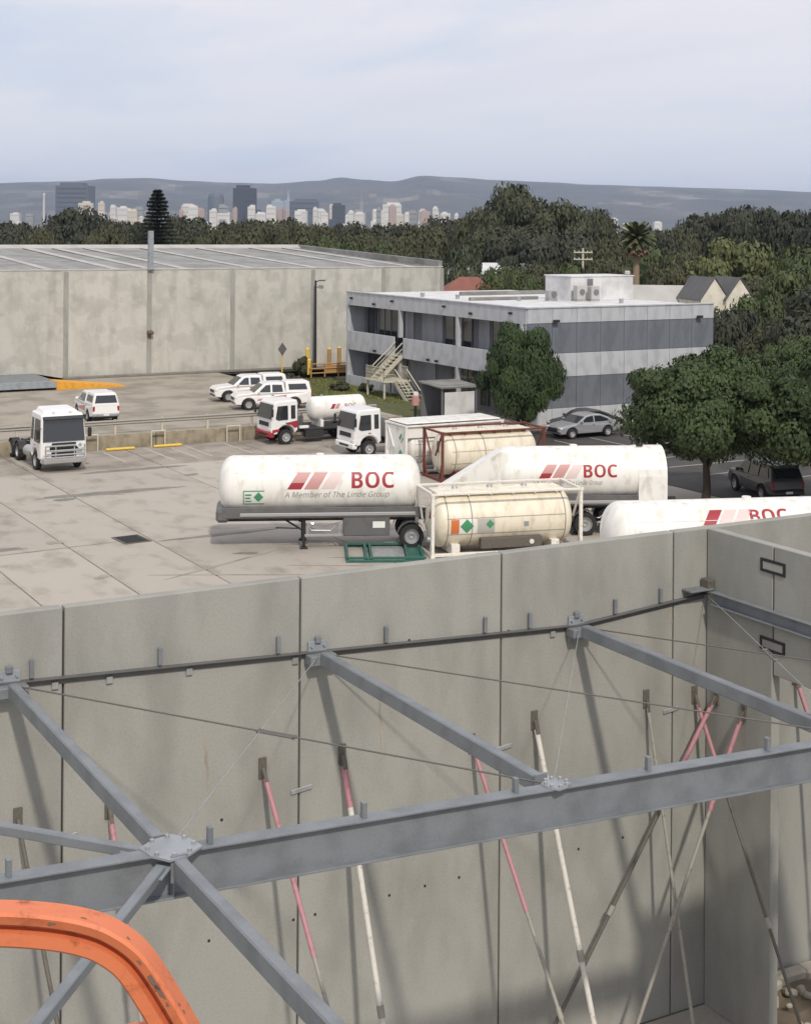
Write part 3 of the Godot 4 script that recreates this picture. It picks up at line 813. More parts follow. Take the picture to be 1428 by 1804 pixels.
# ---------- orange hoop of the work platform, close to the camera ----------
func build_hoop() -> void:
	var c := Vector3(0.53, 12.078, -2.0)
	var t := thing("platform_hoop", "worn orange steel hoop of curved channel beside the work platform", "guard hoop", c, -29.5)
	# outer edge of the hoop: up one leg, over a flat top with rounded shoulders, down the other
	var cv := Curve3D.new()
	for q in [[-0.42, -0.95, 0, 0.2], [-0.42, -0.05, 0, 0.12], [-0.33, 0.2, 0.06, 0.06], [-0.17, 0.286, 0.08, 0.008], [-0.015, 0.2926, 0.055, -0.001], [0.135, 0.268, 0.034, -0.018], [0.2, 0.208, 0.018, -0.027], [0.254, 0.12, 0.02, -0.034], [0.33, -0.03, 0.02, -0.05], [0.37, -0.2, 0.005, -0.08], [0.375, -0.95, 0, -0.2]]:
		cv.add_point(Vector3(q[0], q[1], 0), Vector3(-q[2], -q[3], 0), Vector3(q[2], q[3], 0))
	cv.bake_interval = 0.012
	var pts := cv.get_baked_points()
	var path := []
	for i in pts.size():
		var d := (pts[mini(i + 1, pts.size() - 1)] - pts[maxi(i - 1, 0)]).normalized()
		path.append([pts[i], Vector3(-d.y, d.x, 0)])
	# channel section: x outwards from the outer edge, y towards the yard's near side
	var sec := [Vector2(0.0, 0.017), Vector2(0.0, -0.02), Vector2(-0.05, -0.02), Vector2(-0.05, 0.012), Vector2(-0.046, 0.016), Vector2(-0.03, 0.014), Vector2(-0.027, 0.0), Vector2(-0.02, 0.0), Vector2(-0.016, 0.018), Vector2(-0.004, 0.021)]
	var m := MB.new()
	for i in path.size() - 1:
		for k in sec.size():
			var k2 := (k + 1) % sec.size()
			var P := func(s, q): return path[s][0] + path[s][1] * sec[q].x + Vector3(0, 0, sec[q].y)
			var e: Vector2 = (sec[k2] - sec[k]).normalized()
			var o := Vector2(e.y, -e.x)
			if true:
				o = -o
			var n0: Vector3 = -(path[i][1] * o.x + Vector3(0, 0, o.y))
			var n1: Vector3 = -(path[i + 1][1] * o.x + Vector3(0, 0, o.y))
			# the section is listed clockwise seen along the sweep: flip so that normals point out of the steel
			n0 = -n0; n1 = -n1
			m.quad_n([P.call(i, k), P.call(i + 1, k), P.call(i + 1, k2), P.call(i, k2)], [n0, n1, n1, n0])
	part(t, "curved_channel", m, mat("orange", Color.WHITE))
	var g := MB.new()
	g.prism([Vector2(0.185, 0.13), Vector2(0.26, 0.0), Vector2(0.325, -0.25), Vector2(0.1, -0.25), Vector2(0.118, 0.06), Vector2(0.15, 0.125)], -0.018, 0.004)
	part(t, "gusset", g, mat("orange", Color.WHITE))
	# bare metal where the paint has worn off: ragged chips on the outer edge and on the face
	rng.seed = 77
	for k in 18:
		var i := int(pts.size() * [0.47, 0.49, 0.505, 0.53, 0.54, 0.565, 0.575, 0.583, 0.59, 0.598, 0.604, 0.61, 0.615, 0.622, 0.634, 0.645, 0.655, 0.665][k])
		var big := k in [7, 8, 16]
		var w: float = rng.randf_range(0.01, 0.016) if big else rng.randf_range(0.002, 0.008)
		var q := []
		for s in 11:
			var fi := TAU * s / 11.0
			q.append(Vector2(sin(fi) * w * rng.randf_range(0.4, 1.2), cos(fi) * (0.005 if big else 0.0024) * rng.randf_range(0.3, 1.3)))
		var chip := MB.new()
		var face := big or k % 3 == 0
		var o: Vector3 = path[i][1]
		var al := Vector3(o.y, -o.x, 0)
		for s in range(1, 10):
			var tri := []
			for e in [q[0], q[s], q[s + 1]]:
				tri.append(path[i][0] + al * e.x + (o * 0.0006 + Vector3(0, 0, 0.009 + e.y) if not face else o * (-0.009 + e.y) + Vector3(0, 0, 0.0205)))
			chip.tri(tri[0], tri[1], tri[2], o if not face else Vector3(0, 0, 1))
		part(t, "paint_chip", chip, mat("bare", Color.WHITE))
	var base := thing("work_platform", "orange steel work platform carrying the hoop", "work platform", Vector3(c.x, 0, c.z), -23.5)
	part(base, "deck", MB.new().cbox(Vector3(0, 11.13, 0.3), Vector3(1.1, 0.07, 1.0), 0.01), mat("galv", Color.WHITE))
	part(base, "mast", MB.new().cbox(Vector3(0, 5.6, 0.5), Vector3(0.2, 11.0, 0.2), 0.02), mat("orange", Color.WHITE))
	part(base, "mast_foot", MB.new().cbox(Vector3(0, 0.15, 0.5), Vector3(1.4, 0.3, 1.4), 0.05), mat("orange", Color.WHITE))


# ---------- lettering and marks that follow a surface ----------
func subdivide(v: PackedVector3Array, most: float) -> PackedVector3Array:
	var todo := v
	var done := PackedVector3Array()
	while todo.size():
		var nx := PackedVector3Array()
		for i in range(0, todo.size(), 3):
			var a := todo[i]
			var b := todo[i + 1]
			var c := todo[i + 2]
			var la := a.distance_to(b)
			var lb := b.distance_to(c)
			var lc := c.distance_to(a)
			var l := maxf(la, maxf(lb, lc))
			if l <= most:
				done.append_array([a, b, c])
			elif l == la:
				var m := (a + b) / 2
				nx.append_array([a, m, c, m, b, c])
			elif l == lb:
				var m := (b + c) / 2
				nx.append_array([b, m, a, m, c, a])
			else:
				var m := (c + a) / 2
				nx.append_array([c, m, b, m, a, b])
		todo = nx
	return done

func lettering(text: String, height: float, bold := false, slant := 0.0, squeeze := 1.0) -> PackedVector3Array:
	# flat triangles, left aligned at x = 0, baseline y = 0, capital height about `height`
	var f := SystemFont.new()
	f.font_names = PackedStringArray(["Droid Sans"])
	f.font_weight = 700 if bold else 400
	var t := TextMesh.new()
	t.font = f
	t.text = text
	t.font_size = 64
	t.pixel_size = height / 46.0
	t.depth = 0.0
	t.curve_step = 2.0
	t.horizontal_alignment = HORIZONTAL_ALIGNMENT_LEFT
	t.vertical_alignment = VERTICAL_ALIGNMENT_CENTER
	var arr := t.get_mesh_arrays()
	var v: PackedVector3Array = arr[Mesh.ARRAY_VERTEX]
	var ix = arr[Mesh.ARRAY_INDEX]
	var out := PackedVector3Array()
	if ix != null and ix.size():
		for i in ix:
			out.append(v[i])
	else:
		out = v
	var lo := 1e9
	var lx := 1e9
	for p in out:
		lo = minf(lo, p.y)
		lx = minf(lx, p.x)
	for i in out.size():
		var p := out[i]
		p.x = (p.x - lx) * squeeze
		p.y -= lo
		p.x += p.y * slant
		p.z = 0
		out[i] = p
	return out

func drape(m: MB, tris: PackedVector3Array, fn: Callable, most := 0.09) -> MB:
	var v := subdivide(tris, most)
	for i in range(0, v.size(), 3):
		var q := [fn.call(v[i]), fn.call(v[i + 1]), fn.call(v[i + 2])]
		m.t3(q[0][0], q[1][0], q[2][0], q[0][1], q[1][1], q[2][1])
	return m

func sheet(poly: Array) -> PackedVector3Array:
	var pp := PackedVector2Array(poly)
	var out := PackedVector3Array()
	for i in Geometry2D.triangulate_polygon(pp):
		out.append(Vector3(pp[i].x, pp[i].y, 0))
	return out

func on_barrel(cy: float, r: float, x0: float, a0: float) -> Callable:
	# (x, y) on a sheet -> a point on the near side of a barrel lying along x; y runs up round the shell from angle a0
	return func(p: Vector3) -> Array:
		var a := a0 + p.y / r
		var nn := Vector3(0, sin(a), cos(a))
		return [Vector3(x0 + p.x, cy, 0) + nn * (r + 0.006), nn]


# ---------- wheels ----------
func wheel(parent: Node3D, at: Vector3, r: float, w: float, side: float) -> Node3D:
	var o := Node3D.new()
	o.name = "wheel"
	parent.add_child(o, true)
	o.position = at
	var key := "wheel%.2f_%.2f" % [r, w]
	if not tx.has(key):
		var k := r * 0.62
		var xf := Transform3D(Basis(Vector3(0, 0, 1), Vector3(0, 1, 0), Vector3(-1, 0, 0)), Vector3.ZERO)
		var ty := MB.new().lathe([Vector2(-w / 2, k), Vector2(-w / 2, r * 0.93), Vector2(-w * 0.38, r), Vector2(w * 0.38, r), Vector2(w / 2, r * 0.93), Vector2(w / 2, k), Vector2(w * 0.3, k * 0.97)], xf, 20)
		var ri := MB.new().lathe([Vector2(-w * 0.1, 0.0), Vector2(w * 0.02, 0.0), Vector2(w * 0.3, r * 0.2), Vector2(w * 0.12, r * 0.3), Vector2(w * 0.16, r * 0.5), Vector2(w * 0.44, k), Vector2(-w * 0.5, k)], xf, 16)
		tx[key] = [ty.mesh(), ri.mesh()]
	pmesh(o, "tyre", tx[key][0], mat("tyre", Color.WHITE))
	var rim := pmesh(o, "rim", tx[key][1], mat("rim", Color.WHITE))
	if side < 0:
		rim.rotation.y = PI
	return o


# ---------- semi-trailer tankers ----------
func tanker(called: String, label: String, at: Vector3, turn: float, L: float, o := {}) -> Node3D:
	# x along the tank from the front head, +z the side towards the yard's wall; wheels at the far end
	var t := thing(called, label, "tanker trailer", at, turn, "white gas tanker trailers")
	var r: float = o.get("r", 1.17)
	var cy: float = o.get("cy", 2.52)
	var w := mat("tank_white", Color.WHITE)
	var pr := [Vector2(0.0, 0.0)]
	var hd := 0.62
	for k in range(1, 9):
		var a := PI / 2 * k / 8.0
		pr.append(Vector2(hd * (1 - cos(a)), r * pow(sin(a), 0.8)))
	for x in [0.25, 0.5, 0.75]:
		pr.append(Vector2(lerpf(hd, L - hd, x), r))
	for k in range(8, 0, -1):
		var a := PI / 2 * k / 8.0
		pr.append(Vector2(L - hd * (1 - cos(a)), r * pow(sin(a), 0.8)))
	pr.append(Vector2(L, 0.0))
	var shell := part(t, "tank_shell", MB.new().lathe(pr, Transform3D(Basis(), Vector3(0, cy, 0)), 40), w)
	for x in [hd, L - hd]:
		part(shell, "weld_band", MB.new().lathe([Vector2(x - 0.03, r), Vector2(x - 0.02, r + 0.008), Vector2(x + 0.02, r + 0.008), Vector2(x + 0.03, r)], Transform3D(Basis(), Vector3(0, cy, 0)), 40), w)
	# long trim bead along the side
	var bead := MB.new()
	var ba := deg_to_rad(32)
	bead.cyl(Vector3(hd, cy + sin(ba) * r, cos(ba) * r), Vector3(L - hd, cy + sin(ba) * r, cos(ba) * r), 0.014, 0.014, 6)
	part(shell, "trim_bead", bead, w)
	# markings
	var ls: float = o.get("logo", 2.8)
	var a0 := deg_to_rad(o.get("a0", -2.0))
	var fn := on_barrel(cy, r, ls, a0)
	var S: float = o.get("scale", 1.0)
	var para := func(x: float, y0: float, y1: float) -> Array: return [Vector2(x + y0 * 0.62, y0) * S, Vector2(x + 0.56 + y0 * 0.62, y0) * S, Vector2(x + 0.56 + y1 * 0.62, y1) * S, Vector2(x + y1 * 0.62, y1) * S]
	part(shell, "logo_block", drape(MB.new(), sheet(para.call(0.0, 0.0, 0.72 if o.get("solid", false) else 0.26)), fn), mat("boc_red", Color.WHITE), "dark red slanted block of the tank logo")
	if not o.get("solid", false):
		part(shell, "logo_block", drape(MB.new(), sheet(para.call(0.0, 0.265, 0.72)), fn), mat("boc_pink", Color.WHITE), "faded pink slanted block of the tank logo")
	part(shell, "logo_block", drape(MB.new(), sheet(para.call(0.68, 0.0, 0.72)), fn), mat("boc_pink" if not o.get("solid", false) else "boc_pale", Color.WHITE), "pink slanted block of the tank logo")
	part(shell, "logo_block", drape(MB.new(), sheet(para.call(1.36, 0.0, 0.72)), fn), mat("boc_pale", Color.WHITE), "pale slanted block of the tank logo")
	var big := lettering("BOC", 0.66 * S, true)
	var ft := on_barrel(cy, r, ls + o.get("text", 2.62), a0 + 0.02)
	part(shell, "company_lettering", drape(MB.new(), big, ft), mat("boc_red", Color.WHITE), "large dark red letters BOC")
	if o.get("motto", true):
		var sm := lettering("A Member of The Linde Group", 0.235 * S, false, 0.22, 0.96 * o.get("squeeze", 1.0))
		part(shell, "motto_lettering", drape(MB.new(), sm, on_barrel(cy, r, ls - 0.12, a0 - 0.36 * S)), mat("boc_grey", Color.WHITE), "grey slanted letters A Member of The Linde Group")
	# hazard placard near the front
	if o.get("placard", true):
		var px: float = o.get("px", 1.02)
		var pf := on_barrel(cy, r, px, deg_to_rad(-34))
		var pl := part(shell, "placard", drape(MB.new(), sheet([Vector2(0, 0), Vector2(0.86, 0), Vector2(0.86, 0.62), Vector2(0, 0.62)]), pf), mat("sign_white", Color.WHITE), "white hazard placard with green diamond")
		var pg := func(p: Vector3) -> Array:
			var q: Array = pf.call(p)
			return [q[0] + q[1] * 0.004, q[1]]
		part(pl, "diamond", drape(MB.new(), sheet([Vector2(0.62, 0.12), Vector2(0.82, 0.34), Vector2(0.62, 0.56), Vector2(0.42, 0.34)]), pg), mat("sign_green", Color.WHITE))
		var ed := MB.new()
		for e in [[0.0, 0.0, 0.86, 0.045], [0.0, 0.575, 0.86, 0.62], [0.0, 0.0, 0.04, 0.62], [0.08, 0.4, 0.34, 0.47], [0.08, 0.26, 0.3, 0.33], [0.08, 0.12, 0.34, 0.18]]:
			drape(ed, sheet([Vector2(e[0], e[1]), Vector2(e[2], e[1]), Vector2(e[2], e[3]), Vector2(e[0], e[3])]), pg)
		part(pl, "placard_print", ed, mat("sign_green", Color.WHITE))
	# fittings on top
	var ct := MB.new()
	ct.cyl(Vector3(L * 0.5, cy + r - 0.02, 0), Vector3(L * 0.5, cy + r + 0.07, 0), 0.18, 0.16, 14)
	part(shell, "manhole_cover", ct, w)
	# rear hood
	if o.get("hood", false):
		var hp := []
		for k in 13:
			var a := PI * k / 12.0
			hp.append(Vector2(cos(a) * (r + 0.03), cy + sin(a) * (r + 0.03)))
		hp.append(Vector2(-(r + 0.03), 1.5))
		hp.append(Vector2(r + 0.03, 1.5))
		var cab := part(t, "rear_cabinet", MB.new().prism(hp, 0.0, 1.25, Transform3D(Basis(Vector3(0, 0, -1), Vector3.UP, Vector3.RIGHT), Vector3(L - 0.95, 0, 0))), w, "white rear equipment cabinet")
		part(cab, "lifting_lug", MB.new().cbox(Vector3(L - 0.75, cy + r + 0.07, 0.4), Vector3(0.3, 0.1, 0.05), 0.01), mat("black", Color.WHITE))
		part(t, "mud_flap", MB.new().cbox(Vector3(L + 0.1, 1.0, 0.85), Vector3(0.04, 0.9, 0.5), 0.01), mat("galv", Color.WHITE))
	if o.get("wedge", false):
		var wd := MB.new()
		wd.prism([Vector2(-2.35, 1.75), Vector2(0.55, 1.75), Vector2(0.55, 3.5), Vector2(0.2, 3.58), Vector2(-2.35, 2.0)], -0.1, 0.98)
		part(t, "front_fairing", wd, w, "white sloping front fairing")
	# skirt, chassis
	var gs := mat("grey_skirt", Color.WHITE)
	for s in [-1, 1]:
		var sk := MB.new()
		sk.cbox(Vector3(L / 2 + 0.05, 1.52, s * (r - 0.05)), Vector3(L - 0.3, 0.42, 0.05), 0.015)
		var sp := part(t, "side_skirt", sk, gs)
		part(sp, "skirt_rail", MB.new().cbox(Vector3(L / 2 + 0.3, 1.45, s * (r - 0.01)), Vector3(L - 1.2, 0.14, 0.06), 0.02), mat("alu", Color.WHITE))
	part(t, "front_bumper", MB.new().cbox(Vector3(0.2, 1.4, 0), Vector3(0.55, 0.55, 2 * r - 0.1), 0.12), gs)
	var ch := MB.new()
	for s in [-1, 1]:
		ch.cbox(Vector3(L / 2 + 0.65, 1.22, s * 0.45), Vector3(L + 0.9, 0.3, 0.12), 0.01)
	for k in 6:
		ch.box(Vector3(0.8 + k * (L - 1.6) / 5.0, 1.24, 0), Vector3(0.12, 0.18, 0.8))
		ch.box(Vector3(0.8 + k * (L - 1.6) / 5.0, 1.36, 0), Vector3(0.18, 0.14, 2 * r - 0.35))
	part(t, "chassis_frame", ch, mat("chassis", Color.WHITE))
	for s in [-1, 1]:
		var lg := part(t, "landing_leg", MB.new().cbox(Vector3(3.5, 0.72, s * 0.85), Vector3(0.14, 1.3, 0.14), 0.02), mat("black", Color.WHITE))
		part(lg, "leg_foot", MB.new().cbox(Vector3(3.5, 0.035, s * 0.85), Vector3(0.32, 0.07, 0.3), 0.02), mat("black", Color.WHITE))
		part(lg, "leg_brace", MB.new().bar(Vector3(3.45, 0.75, s * 0.85), Vector3(2.7, 1.15, s * 0.55), 0.06, 0.06), mat("black", Color.WHITE))
	part(t, "crank_bar", MB.new().cyl(Vector3(2.35, 0.86, 0.8), Vector3(3.45, 0.84, 0.95), 0.03, 0.03, 6), mat("black", Color.WHITE))
	var bx := part(t, "equipment_box", MB.new().cbox(Vector3(6.05, 0.95, 0.82), Vector3(1.9, 0.82, 0.6), 0.03), gs)
	part(bx, "box_label", MB.new().box(Vector3(6.55, 1.0, 1.122), Vector3(0.5, 0.26, 0.006)), mat("sign_white", Color.WHITE))
	var gd := MB.new()
	gd.cbox(Vector3(4.3, 0.56, 0.98), Vector3(1.55, 0.1, 0.05), 0.01)
	for x in [3.65, 4.95]:
		gd.box(Vector3(x, 0.82, 0.95), Vector3(0.05, 0.5, 0.05))
	part(t, "side_guard", gd, mat("alu", Color.WHITE))
	var pip := MB.new()
	pip.path([Vector3(3.6, 1.0, 0.7), Vector3(3.8, 0.72, 0.75), Vector3(4.6, 0.7, 0.75), Vector3(4.9, 0.95, 0.7)], 0.035)
	pip.cyl(Vector3(3.85, 0.95, 0.72), Vector3(3.85, 1.05, 0.9), 0.06, 0.06, 8)
	part(t, "valve_pipes", pip, mat("alu", Color.WHITE))
	var ax: Array = o.get("axles", [L - 0.45, L + 0.85])
	for x in ax:
		part(t, "axle", MB.new().cyl(Vector3(x, 0.52, -0.9), Vector3(x, 0.52, 0.9), 0.07, 0.07, 8), mat("chassis", Color.WHITE))
		part(t, "axle_hanger", MB.new().box(Vector3(x, 0.82, 0), Vector3(0.25, 0.55, 1.02)), mat("chassis", Color.WHITE))
		for s in [-1, 1]:
			wheel(t, Vector3(x, 0.5, s * 0.98), 0.5, 0.36, s)
			part(t, "mudguard", MB.new().lathe([Vector2(-0.2, 0.58), Vector2(0.2, 0.58)], Transform3D(Basis(Vector3(0, 0, 1), Vector3(0, 1, 0), Vector3(-1, 0, 0)), Vector3(x, 0.52, s * 0.98)), 10, -PI * 0.45, PI * 0.45), gs)
	return t


# ---------- tank containers in a 20 ft frame ----------
func tank_container(label: String, at: Vector3, turn: float, frame: Material, body: Material, o := {}) -> Node3D:
	var t := thing("tank_container", label, "tank container", at, turn, "tank containers standing in the yard")
	var L: float = o.get("L", 6.06)
	var W := 2.44
	var Hh := 2.6
	var h := W / 2
	for x in [0.07, L - 0.07]:
		for s in [-1, 1]:
			part(t, "corner_post", MB.new().cbox(Vector3(x, Hh / 2, s * (h - 0.07)), Vector3(0.13, Hh, 0.13), 0.015), frame)
			for y in [0.06, Hh - 0.06]:
				part(t, "corner_casting", MB.new().cbox(Vector3(x, y, s * (h - 0.075)), Vector3(0.18, 0.12, 0.165), 0.012), frame)
		part(t, "end_beam", MB.new().cbox(Vector3(x, Hh - 0.06, 0), Vector3(0.1, 0.1, W - 0.32), 0.012), frame)
		part(t, "end_beam", MB.new().cbox(Vector3(x, 0.08, 0), Vector3(0.1, 0.14, W - 0.32), 0.012), frame)
		for s in [-1, 1]:
			part(t, "end_brace", MB.new().bar(Vector3(x, Hh - 0.12, s * (h - 0.15)), Vector3(x, 1.28, s * 0.28), 0.07, 0.07), frame)
			part(t, "end_brace", MB.new().bar(Vector3(x, 0.14, s * (h - 0.42)), Vector3(x, 0.98, s * (h - 0.14)), 0.06, 0.06), frame)
	for s in [-1, 1]:
		part(t, "top_rail", MB.new().cbox(Vector3(L / 2, Hh - 0.06, s * (h - 0.06)), Vector3(L - 0.3, 0.09, 0.09), 0.012), frame)
		part(t, "bottom_rail", MB.new().cbox(Vector3(L / 2, 0.12, s * (h - 0.1)), Vector3(L - 0.3, 0.12, 0.1), 0.012), frame)
	var r := 1.08
	var cy := 1.3
	var pr := [Vector2(0.22, 0.0)]
	for k in range(1, 8):
		var a := PI / 2 * k / 7.0
		pr.append(Vector2(0.22 + 0.4 * (1 - cos(a)), r * pow(sin(a), 0.75)))
	pr.append(Vector2(L / 2, r))
	for k in range(7, 0, -1):
		var a := PI / 2 * k / 7.0
		pr.append(Vector2(L - 0.22 - 0.4 * (1 - cos(a)), r * pow(sin(a), 0.75)))
	pr.append(Vector2(L - 0.22, 0.0))
	var sh := part(t, "tank_barrel", MB.new().lathe(pr, Transform3D(Basis(), Vector3(0, cy, 0)), 36), body)
	for x in o.get("bands", [0.75, 1.75, L - 0.7]):
		part(sh, "clad_band", MB.new().lathe([Vector2(x - 0.025, r), Vector2(x - 0.02, r + 0.012), Vector2(x + 0.02, r + 0.012), Vector2(x + 0.025, r)], Transform3D(Basis(), Vector3(0, cy, 0)), 36), mat("prop_grey", Color.WHITE))
	for a in [12.0, -22.0]:
		var q := Vector3(0, cy + sin(deg_to_rad(a)) * (r + 0.002), cos(deg_to_rad(a)) * (r + 0.002))
		part(sh, "clad_seam", MB.new().cyl(q + Vector3(0.7, 0, 0), q + Vector3(L - 0.7, 0, 0), 0.014, 0.014, 6), mat("prop_grey", Color.WHITE))
	part(sh, "walkway", MB.new().cbox(Vector3(L / 2 - 0.1, cy + r + 0.11, 0.0), Vector3(L - 1.0, 0.05, 1.3), 0.02), body)
	for k in 6:
		part(sh, "walkway_bearer", MB.new().box(Vector3(0.8 + k * (L - 1.7) / 5.0, cy + r + 0.03, 0), Vector3(0.06, 0.13, 1.2)), frame)
	for k in 3:
		part(sh, "top_valve", MB.new().cyl(Vector3(1.4 + k * 1.5, cy + r + 0.13, -0.25), Vector3(1.4 + k * 1.5, cy + r + 0.24, -0.25), 0.14, 0.1, 10), mat("galv", Color.WHITE))
	for x in [1.1, L - 1.1]:
		part(t, "saddle", MB.new().cbox(Vector3(x, 0.27, 0), Vector3(0.35, 0.42, W - 0.5), 0.02), frame)
	part(sh, "end_hatch", MB.new().cbox(Vector3(0.24, cy + 0.42, 0.25), Vector3(0.1, 0.6, 0.2), 0.03), mat("red_frame" if o.get("red_hatch", false) else "grey_skirt", Color.WHITE))
	part(sh, "end_valve", MB.new().cyl(Vector3(0.12, 0.55, 0.1), Vector3(0.35, 0.55, 0.1), 0.12, 0.12, 10), mat("galv", Color.WHITE))
	if o.get("boxed", false):
		part(t, "top_cover", MB.new().cbox(Vector3(L / 2, Hh + 0.06, 0), Vector3(L - 0.25, 0.1, W - 0.3), 0.04), body)
		part(t, "end_sheet", MB.new().cbox(Vector3(0.1, 1.3, 0), Vector3(0.04, 2.3, W - 0.35), 0.015), body)
		for q in [[1.85, 0.55], [1.0, 0.5]]:
			part(t, "end_placard", MB.new().prism([Vector2(0, -0.26), Vector2(0.26, 0), Vector2(0, 0.26), Vector2(-0.26, 0)], 0.0, 0.01, Transform3D(Basis(Vector3(0, 0, 1), Vector3.UP, Vector3(-1, 0, 0)), Vector3(0.078, q[0], q[1]))), mat("sign_green", Color.WHITE))
		for s in [-1, 1]:
			part(t, "side_sheet", MB.new().cbox(Vector3(L / 2, 2.2, s * (h - 0.16)), Vector3(L - 0.4, 0.62, 0.03), 0.01), body)
	if o.get("signs", false):
		var put := func(x0, y0, x1, y1, a) -> PackedVector3Array: return sheet([Vector2(x0, y0), Vector2(x1, y0), Vector2(x1, y1), Vector2(x0, y1)])
		var fn := on_barrel(cy, r, 0.0, deg_to_rad(-22))
		var f2 := on_barrel(cy, r + 0.006, 0.0, deg_to_rad(-22))
		part(sh, "orange_panel", drape(MB.new(), put.call(0.86, 0.03, 1.2, 0.6, 0), fn), mat("sign_orange", Color.WHITE), "orange hazard panel")
		part(sh, "white_panel", drape(MB.new(), put.call(1.22, 0.0, 1.9, 0.64, 0), fn), mat("sign_white", Color.WHITE), "white panel with large green diamond")
		part(sh, "green_diamond", drape(MB.new(), sheet([Vector2(1.53, 0.04), Vector2(1.82, 0.33), Vector2(1.53, 0.62), Vector2(1.24, 0.33)]), f2), mat("sign_green", Color.WHITE))
		part(sh, "grey_panel", drape(MB.new(), put.call(1.98, 0.02, 2.7, 0.6, 0), fn), mat("roof_lap", Color.WHITE), "grey panel with small green diamond")
		part(sh, "green_diamond", drape(MB.new(), sheet([Vector2(2.5, 0.2), Vector2(2.68, 0.38), Vector2(2.5, 0.56), Vector2(2.32, 0.38)]), f2), mat("sign_green", Color.WHITE))
		part(sh, "data_plate", drape(MB.new(), put.call(3.95, 0.22, 4.15, 0.42, 0), fn), mat("steel_plate", Color.WHITE))
		part(t, "valve_cabinet", MB.new().cbox(Vector3(3.4, 0.5, h - 0.22), Vector3(2.6, 0.42, 0.3), 0.02), mat("prop_dark", Color.WHITE), "dark open valve cabinet")
		part(t, "gauge", MB.new().cyl(Vector3(4.25, 0.5, h - 0.08), Vector3(4.25, 0.5, h - 0.03), 0.1, 0.1, 12), mat("lamp", Color.WHITE))
	return t


# ---------- trucks ----------
func cab(t: Node3D, L: float, H0: float, W: float, y0: float, glass_y: float, paint: Material, lower: Material) -> void:
	# a cab-over cab, front at x = 0 facing -x
	var hw := func(_x: float, y: float) -> float: return W / 2 - maxf(0.0, y - glass_y) * 0.07
	var rake := 0.22
	var body := [Vector2(0.02, y0), Vector2(0.0, y0 + 0.3), Vector2(0.02, glass_y - 0.05), Vector2(rake, H0 - 0.16), Vector2(rake + 0.16, H0), Vector2(L - 0.05, H0 + 0.03), Vector2(L, H0 - 0.1), Vector2(L, y0 + 0.25)]
	# wheel arch
	var ax := L * 0.56
	for k in 9:
		var a := PI * k / 8.0
		body.append(Vector2(ax + cos(a) * 0.56, y0 + 0.06 + sin(a) * 0.5))
	var cb := part(t, "cab_body", MB.new().hull(body, hw, 0.07), paint)
	part(cb, "windscreen", MB.new().prism([Vector2(-W / 2 + 0.1, 0), Vector2(W / 2 - 0.1, 0), Vector2(W / 2 - 0.16, H0 - glass_y - 0.2), Vector2(-W / 2 + 0.16, H0 - glass_y - 0.2)], 0.0, 0.03, Transform3D(Basis(Vector3(0, 0, 1), Vector3(rake * 0.9, H0 - glass_y - 0.11, 0).normalized(), Vector3(-1, rake * 0.8, 0).normalized()), Vector3(0.0, glass_y, 0))), mat("glass", Color.WHITE))
	for s in [-1, 1]:
		part(cb, "side_window", MB.new().pane([Vector2(0.28, glass_y + 0.02), Vector2(0.42, H0 - 0.3), Vector2(L * 0.62, H0 - 0.28), Vector2(L * 0.62, glass_y - 0.06), Vector2(0.45, glass_y - 0.08)], hw, s), mat("glass", Color.WHITE))
		part(cb, "quarter_window", MB.new().pane([Vector2(L * 0.74, glass_y), Vector2(L * 0.74, H0 - 0.28), Vector2(L * 0.9, H0 - 0.28), Vector2(L * 0.9, glass_y)], hw, s), mat("glass", Color.WHITE))
		var dr := part(cb, "door_panel", MB.new().pane([Vector2(0.22, y0 + 0.5), Vector2(0.22, glass_y - 0.1), Vector2(L * 0.66, glass_y - 0.1), Vector2(L * 0.66, y0 + 0.62), Vector2(L * 0.3, y0 + 0.62)], hw, s, 0.008), paint)
		part(dr, "handle", MB.new().cbox(Vector3(L * 0.56, glass_y - 0.25, s * (W / 2 + 0.015)), Vector3(0.16, 0.05, 0.03), 0.01), mat("black", Color.WHITE))
		var mr := part(cb, "mirror", MB.new().cbox(Vector3(-0.02, glass_y + 0.42, s * (W / 2 + 0.16)), Vector3(0.1, 0.5, 0.22), 0.04), mat("black", Color.WHITE))
		part(mr, "mirror_arm", MB.new().path([Vector3(0.1, glass_y + 0.72, s * (W / 2 - 0.06)), Vector3(-0.02, glass_y + 0.7, s * (W / 2 + 0.15))], 0.02, 6), mat("black", Color.WHITE))
		part(cb, "headlight", MB.new().cbox(Vector3(0.0, y0 + 0.3, s * (W / 2 - 0.26)), Vector3(0.07, 0.17, 0.34), 0.03), mat("lamp", Color.WHITE))
	part(cb, "grille", MB.new().cbox(Vector3(0.0, y0 + 0.62, 0), Vector3(0.05, 0.26, W * 0.62), 0.02), mat("black", Color.WHITE))
	var bp := part(cb, "bumper", MB.new().cbox(Vector3(0.06, y0 + 0.02, 0), Vector3(0.3, 0.34, W), 0.06), lower)
	part(bp, "bumper_slot", MB.new().cbox(Vector3(-0.09, y0 + 0.02, 0), Vector3(0.03, 0.12, W * 0.5), 0.01), mat("black", Color.WHITE))

